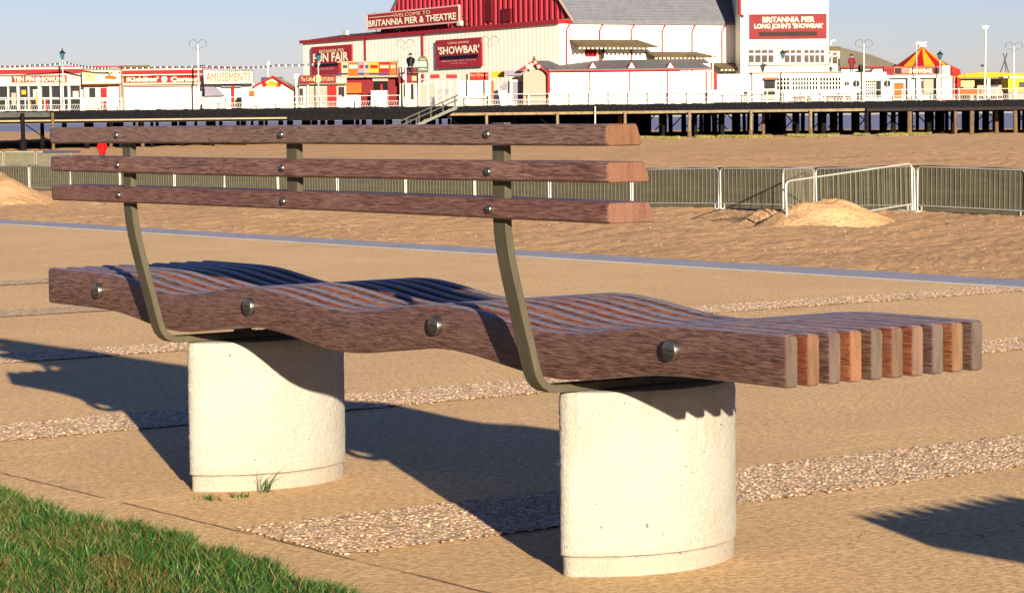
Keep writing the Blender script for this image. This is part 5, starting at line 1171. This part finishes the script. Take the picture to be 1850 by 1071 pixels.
for i, (u, v, lb) in enumerate(((365, 72, 'twin-scroll lamp post standing in front of the pale lettered kiosk panel, against the sky'), (738, 72, 'twin-scroll lamp post in front of the theatre wall, beside the black statue'),
        (890, 66, 'twin-scroll lamp post in front of the white wall right of the square showbar sign'), (1291, 72, 'twin-scroll lamp post in front of the red door beside the long shed'),
        (1563, 72, 'twin-scroll lamp post between the pirate statue and the circus roof'), (1833, 77, 'twin-scroll lamp post at the right picture edge by the yellow kiosk'))):
    o = sl if i == 0 else copy_tree(sl); put(o, u, v, 7.15, 261, lb, LG)
ll = lantern_lamp(); LG = 'lamp posts with six-sided lanterns'
for i, (u, v, lb) in enumerate(((121, 86, 'blue lantern lamp post in front of the bowling arcade'), (581, 91, 'lantern lamp post in front of the fun fair sign'), (1417, 87, 'lantern lamp post in front of the tower windows'), (1700, 90, 'dark lantern lamp post right of the circus roof'))):
    o = ll if i == 0 else copy_tree(ll); put(o, u, v, 5.75, 261, lb, LG)
t = thing('floodlight_mast', 'tall white mast with one floodlight head right of the circus roof', 'mast', base(front(261), 1779))
f = MB(); q = base(front(261), 1779); z = ztilt(1782, 52, 261); f.tube([q, (q.x+0.1*Rv[0], q.y+0.1*Rv[1], z)], [0.13, 0.09], 8); f.build('pole', m_lamp, t, smooth=True)
f = MB(); c = Vector((q.x, q.y, z)); f.hexa([c+R3*x+Vector((0, 0, y))+F3*w_ for y, sx in ((0, .32), (.26, .38)) for x, w_ in ((-sx, -.2), (sx, -.2), (sx, .2), (-sx, .2))]); f.build('floodlight_head', m_white, t)
f = MB(); c2 = Vector((q.x, q.y, ztilt(1778, 121, 261))); f.hexa([c2+R3*(x-0.25)+Vector((0, 0, y))+F3*w_ for y in (0, .22) for x, w_ in ((-.14, -.1), (.14, -.1), (.14, .1), (-.14, .1))]); f.build('speaker', m_black, t)
t = thing('floodlight', 'white floodlight on a thin pole in front of the circus roof peak', 'floodlight', base(front(261), 1656))
f = MB(); q = base(front(261), 1656); z = ztilt(1656, 79, 261); f.tube([q, (q.x, q.y, z)], 0.05, 6); f.build('pole', m_lamp, t)
f = MB(); f.tube([Vector((q.x, q.y, z))-R3*0.1, Vector((q.x, q.y, z))+R3*0.5], [0.10, 0.17], 8); f.build('floodlight_head', m_white, t)
t = thing('floodlight', 'small white lamp on a pole behind the gabled kiosk', 'floodlight', base(front(275), 484))
f = MB(); q = base(front(275), 484); z = ztilt(484, 118, 275); f.tube([q, (q.x, q.y, z)], 0.08, 6); f.build('pole', m_lamp, t)
f = MB(); f.tube([Vector((q.x, q.y, z-0.1)), Vector((q.x, q.y, z+0.35))+R3*0.12], [0.2, 0.14], 8); f.build('lamp_head', m_white, t)

# ---- deck railings
def railing(label, u0, u1, lattice):
    a0, a1 = FR.hit(u0, 150)[0], FR.hit(u1, 150)[0]; r_ = thing('deck_railing', label, 'railing', FR.P((a0+a1)/2, DZ, 0.0), 'white railings along the pier edge')
    f = MB()
    for z, r in ((1.18, .035), (0.62, .022), (0.12, .022)): f.tube([FR.P(a0, DZ+z, -0.12), FR.P(a1, DZ+z, -0.12)], r, 5)
    f.build('rail', m_white, r_)
    n = max(1, int(round((a1-a0)/1.9)))
    for i in range(n+1):
        a = a0+(a1-a0)*i/n; f = MB(); FR.box(f, a-0.05, a+0.05, DZ+0.02, DZ+1.26, -0.17, -0.07); f.build('post', m_white, r_)
    f = MB(); a = a0; i = 0
    while a < a1-0.2:
        f.tube([FR.P(a, DZ+0.13, -0.12), FR.P(a+0.18, DZ+0.61, -0.12)], 0.014, 4, caps=False)
        if lattice: f.tube([FR.P(a+0.18, DZ+0.13, -0.12), FR.P(a, DZ+0.61, -0.12)], 0.014, 4, caps=False)
        a += 0.24
    f.build('infill', m_white, r_)
railing('white railing with slanting infill in front of the bowling arcade', -60, 219, False)
railing('white railing in front of the pale kiosks left of the theatre', 366, 615, True)
railing('white railing in front of the theatre entrance', 650, 722, False)
railing('white railing between the gate and the long shed', 846, 992, True)
railing('thin white railing in front of the long shed', 994, 1280, False)
railing('white railing in front of the lattice-walled bar', 1282, 1560, False)
railing('white railing in front of the small bar and the fairground stalls', 1562, 1905, True)

# ---- stairs down to the beach
t = thing('staircase', 'grey galvanised staircase with handrails dropping from the pier deck to the beach', 'stairs', FR.P(FR.hit(760, 210)[0], DZ, 1))
aT, aB = FR.hit(826, 190)[0], FR.hit(672, 190)[0]; zB_ = zs(672, 258)-0.1
def sp_(k, o, dz=0.0): return FR.P(aT+(aB-aT)*k, DZ+(zB_-DZ)*k+dz, o)
for o in (0.25, 2.2, 4.2):
    f = MB(); f.hexa([sp_(0, o, -.3), sp_(1, o, -.3), sp_(1, o+.08, -.3), sp_(0, o+.08, -.3), sp_(0, o, 0), sp_(1, o, 0), sp_(1, o+.08, 0), sp_(0, o+.08, 0)]); f.build('stringer', m_stair, t)
    f = MB()
    for dz in (1.05, 0.6): f.tube([sp_(-0.02, o, dz), sp_(1, o, dz)], 0.035, 5)
    for k in np.linspace(0.02, 1, 8): f.tube([sp_(k, o, 0), sp_(k, o, 1.05)], 0.03, 5)
    f.build('handrail', m_stair, t)
for i in range(20):
    k = (i+0.5)/20; c = sp_(k, 0.33); f = MB(); a = aT+(aB-aT)*k; FR.box(f, a-0.17, a+0.17, c.z-0.03, c.z+0.01, 0.33, 4.2); f.build('tread', m_stair, t)

# ---- bunting
def bunting(label, pts, d, step=0.55):
    P_ = front(d); pp = []
    for (u0, v0), (u1, v1) in zip(pts[:-1], pts[1:]):
        for k in range(10):
            q = k/10; pp.append(P_.P(*P_.hit(u0+(u1-u0)*q, v0+(v1-v0)*q+5*q*(1-q)), 0))
    pp.append(P_.P(*P_.hit(*pts[-1]), 0)); r_ = thing('bunting', label, 'bunting', pp[0], 'strings of small flags')
    f = MB(); f.tube(pp, 0.012, 3); f.build('string', m_dsteel, r_)
    for mi, m in enumerate((m_black, m_blueroof, m_white)):
        f = MB()
        for i in range(mi, len(pp)*2-2, 3):
            c = pp[i//2].lerp(pp[min(i//2+1, len(pp)-1)], 0.5*(i % 2)); f.prism([c-R3*0.10, c+R3*0.10, c-Vector((0, 0, 0.26))], F3*0.01)
        f.build('flags', m, r_)
bunting('bunting string over the bowling arcade left of the blue lantern', [(-20, 124), (0, 119), (60, 117), (121, 112)], 261.5)
bunting('bunting string dropping right from the blue lantern to the kiosk roof', [(121, 112), (160, 120), (200, 122)], 261.5)
bunting('bunting string along the roof of the white-walled arcade', [(219, 122), (290, 120), (366, 118)], 261.5)
bunting('bunting string between the kiosk panel and the fun fair sign', [(366, 118), (440, 121), (500, 117), (581, 114)], 261.5)
t = thing('overhead_cable', 'thin cable sloping up across the theatre front', 'cable', PG.P(*PG.hit(700, 112), 0))
f = MB(); f.tube([PG.P(*PG.hit(700, 112), 0.3), PG.P(*PG.hit(760, 95), 0.3), PG.P(*PG.hit(845, 62), 0.3)], 0.02, 4); f.build('wire', m_dsteel, t)
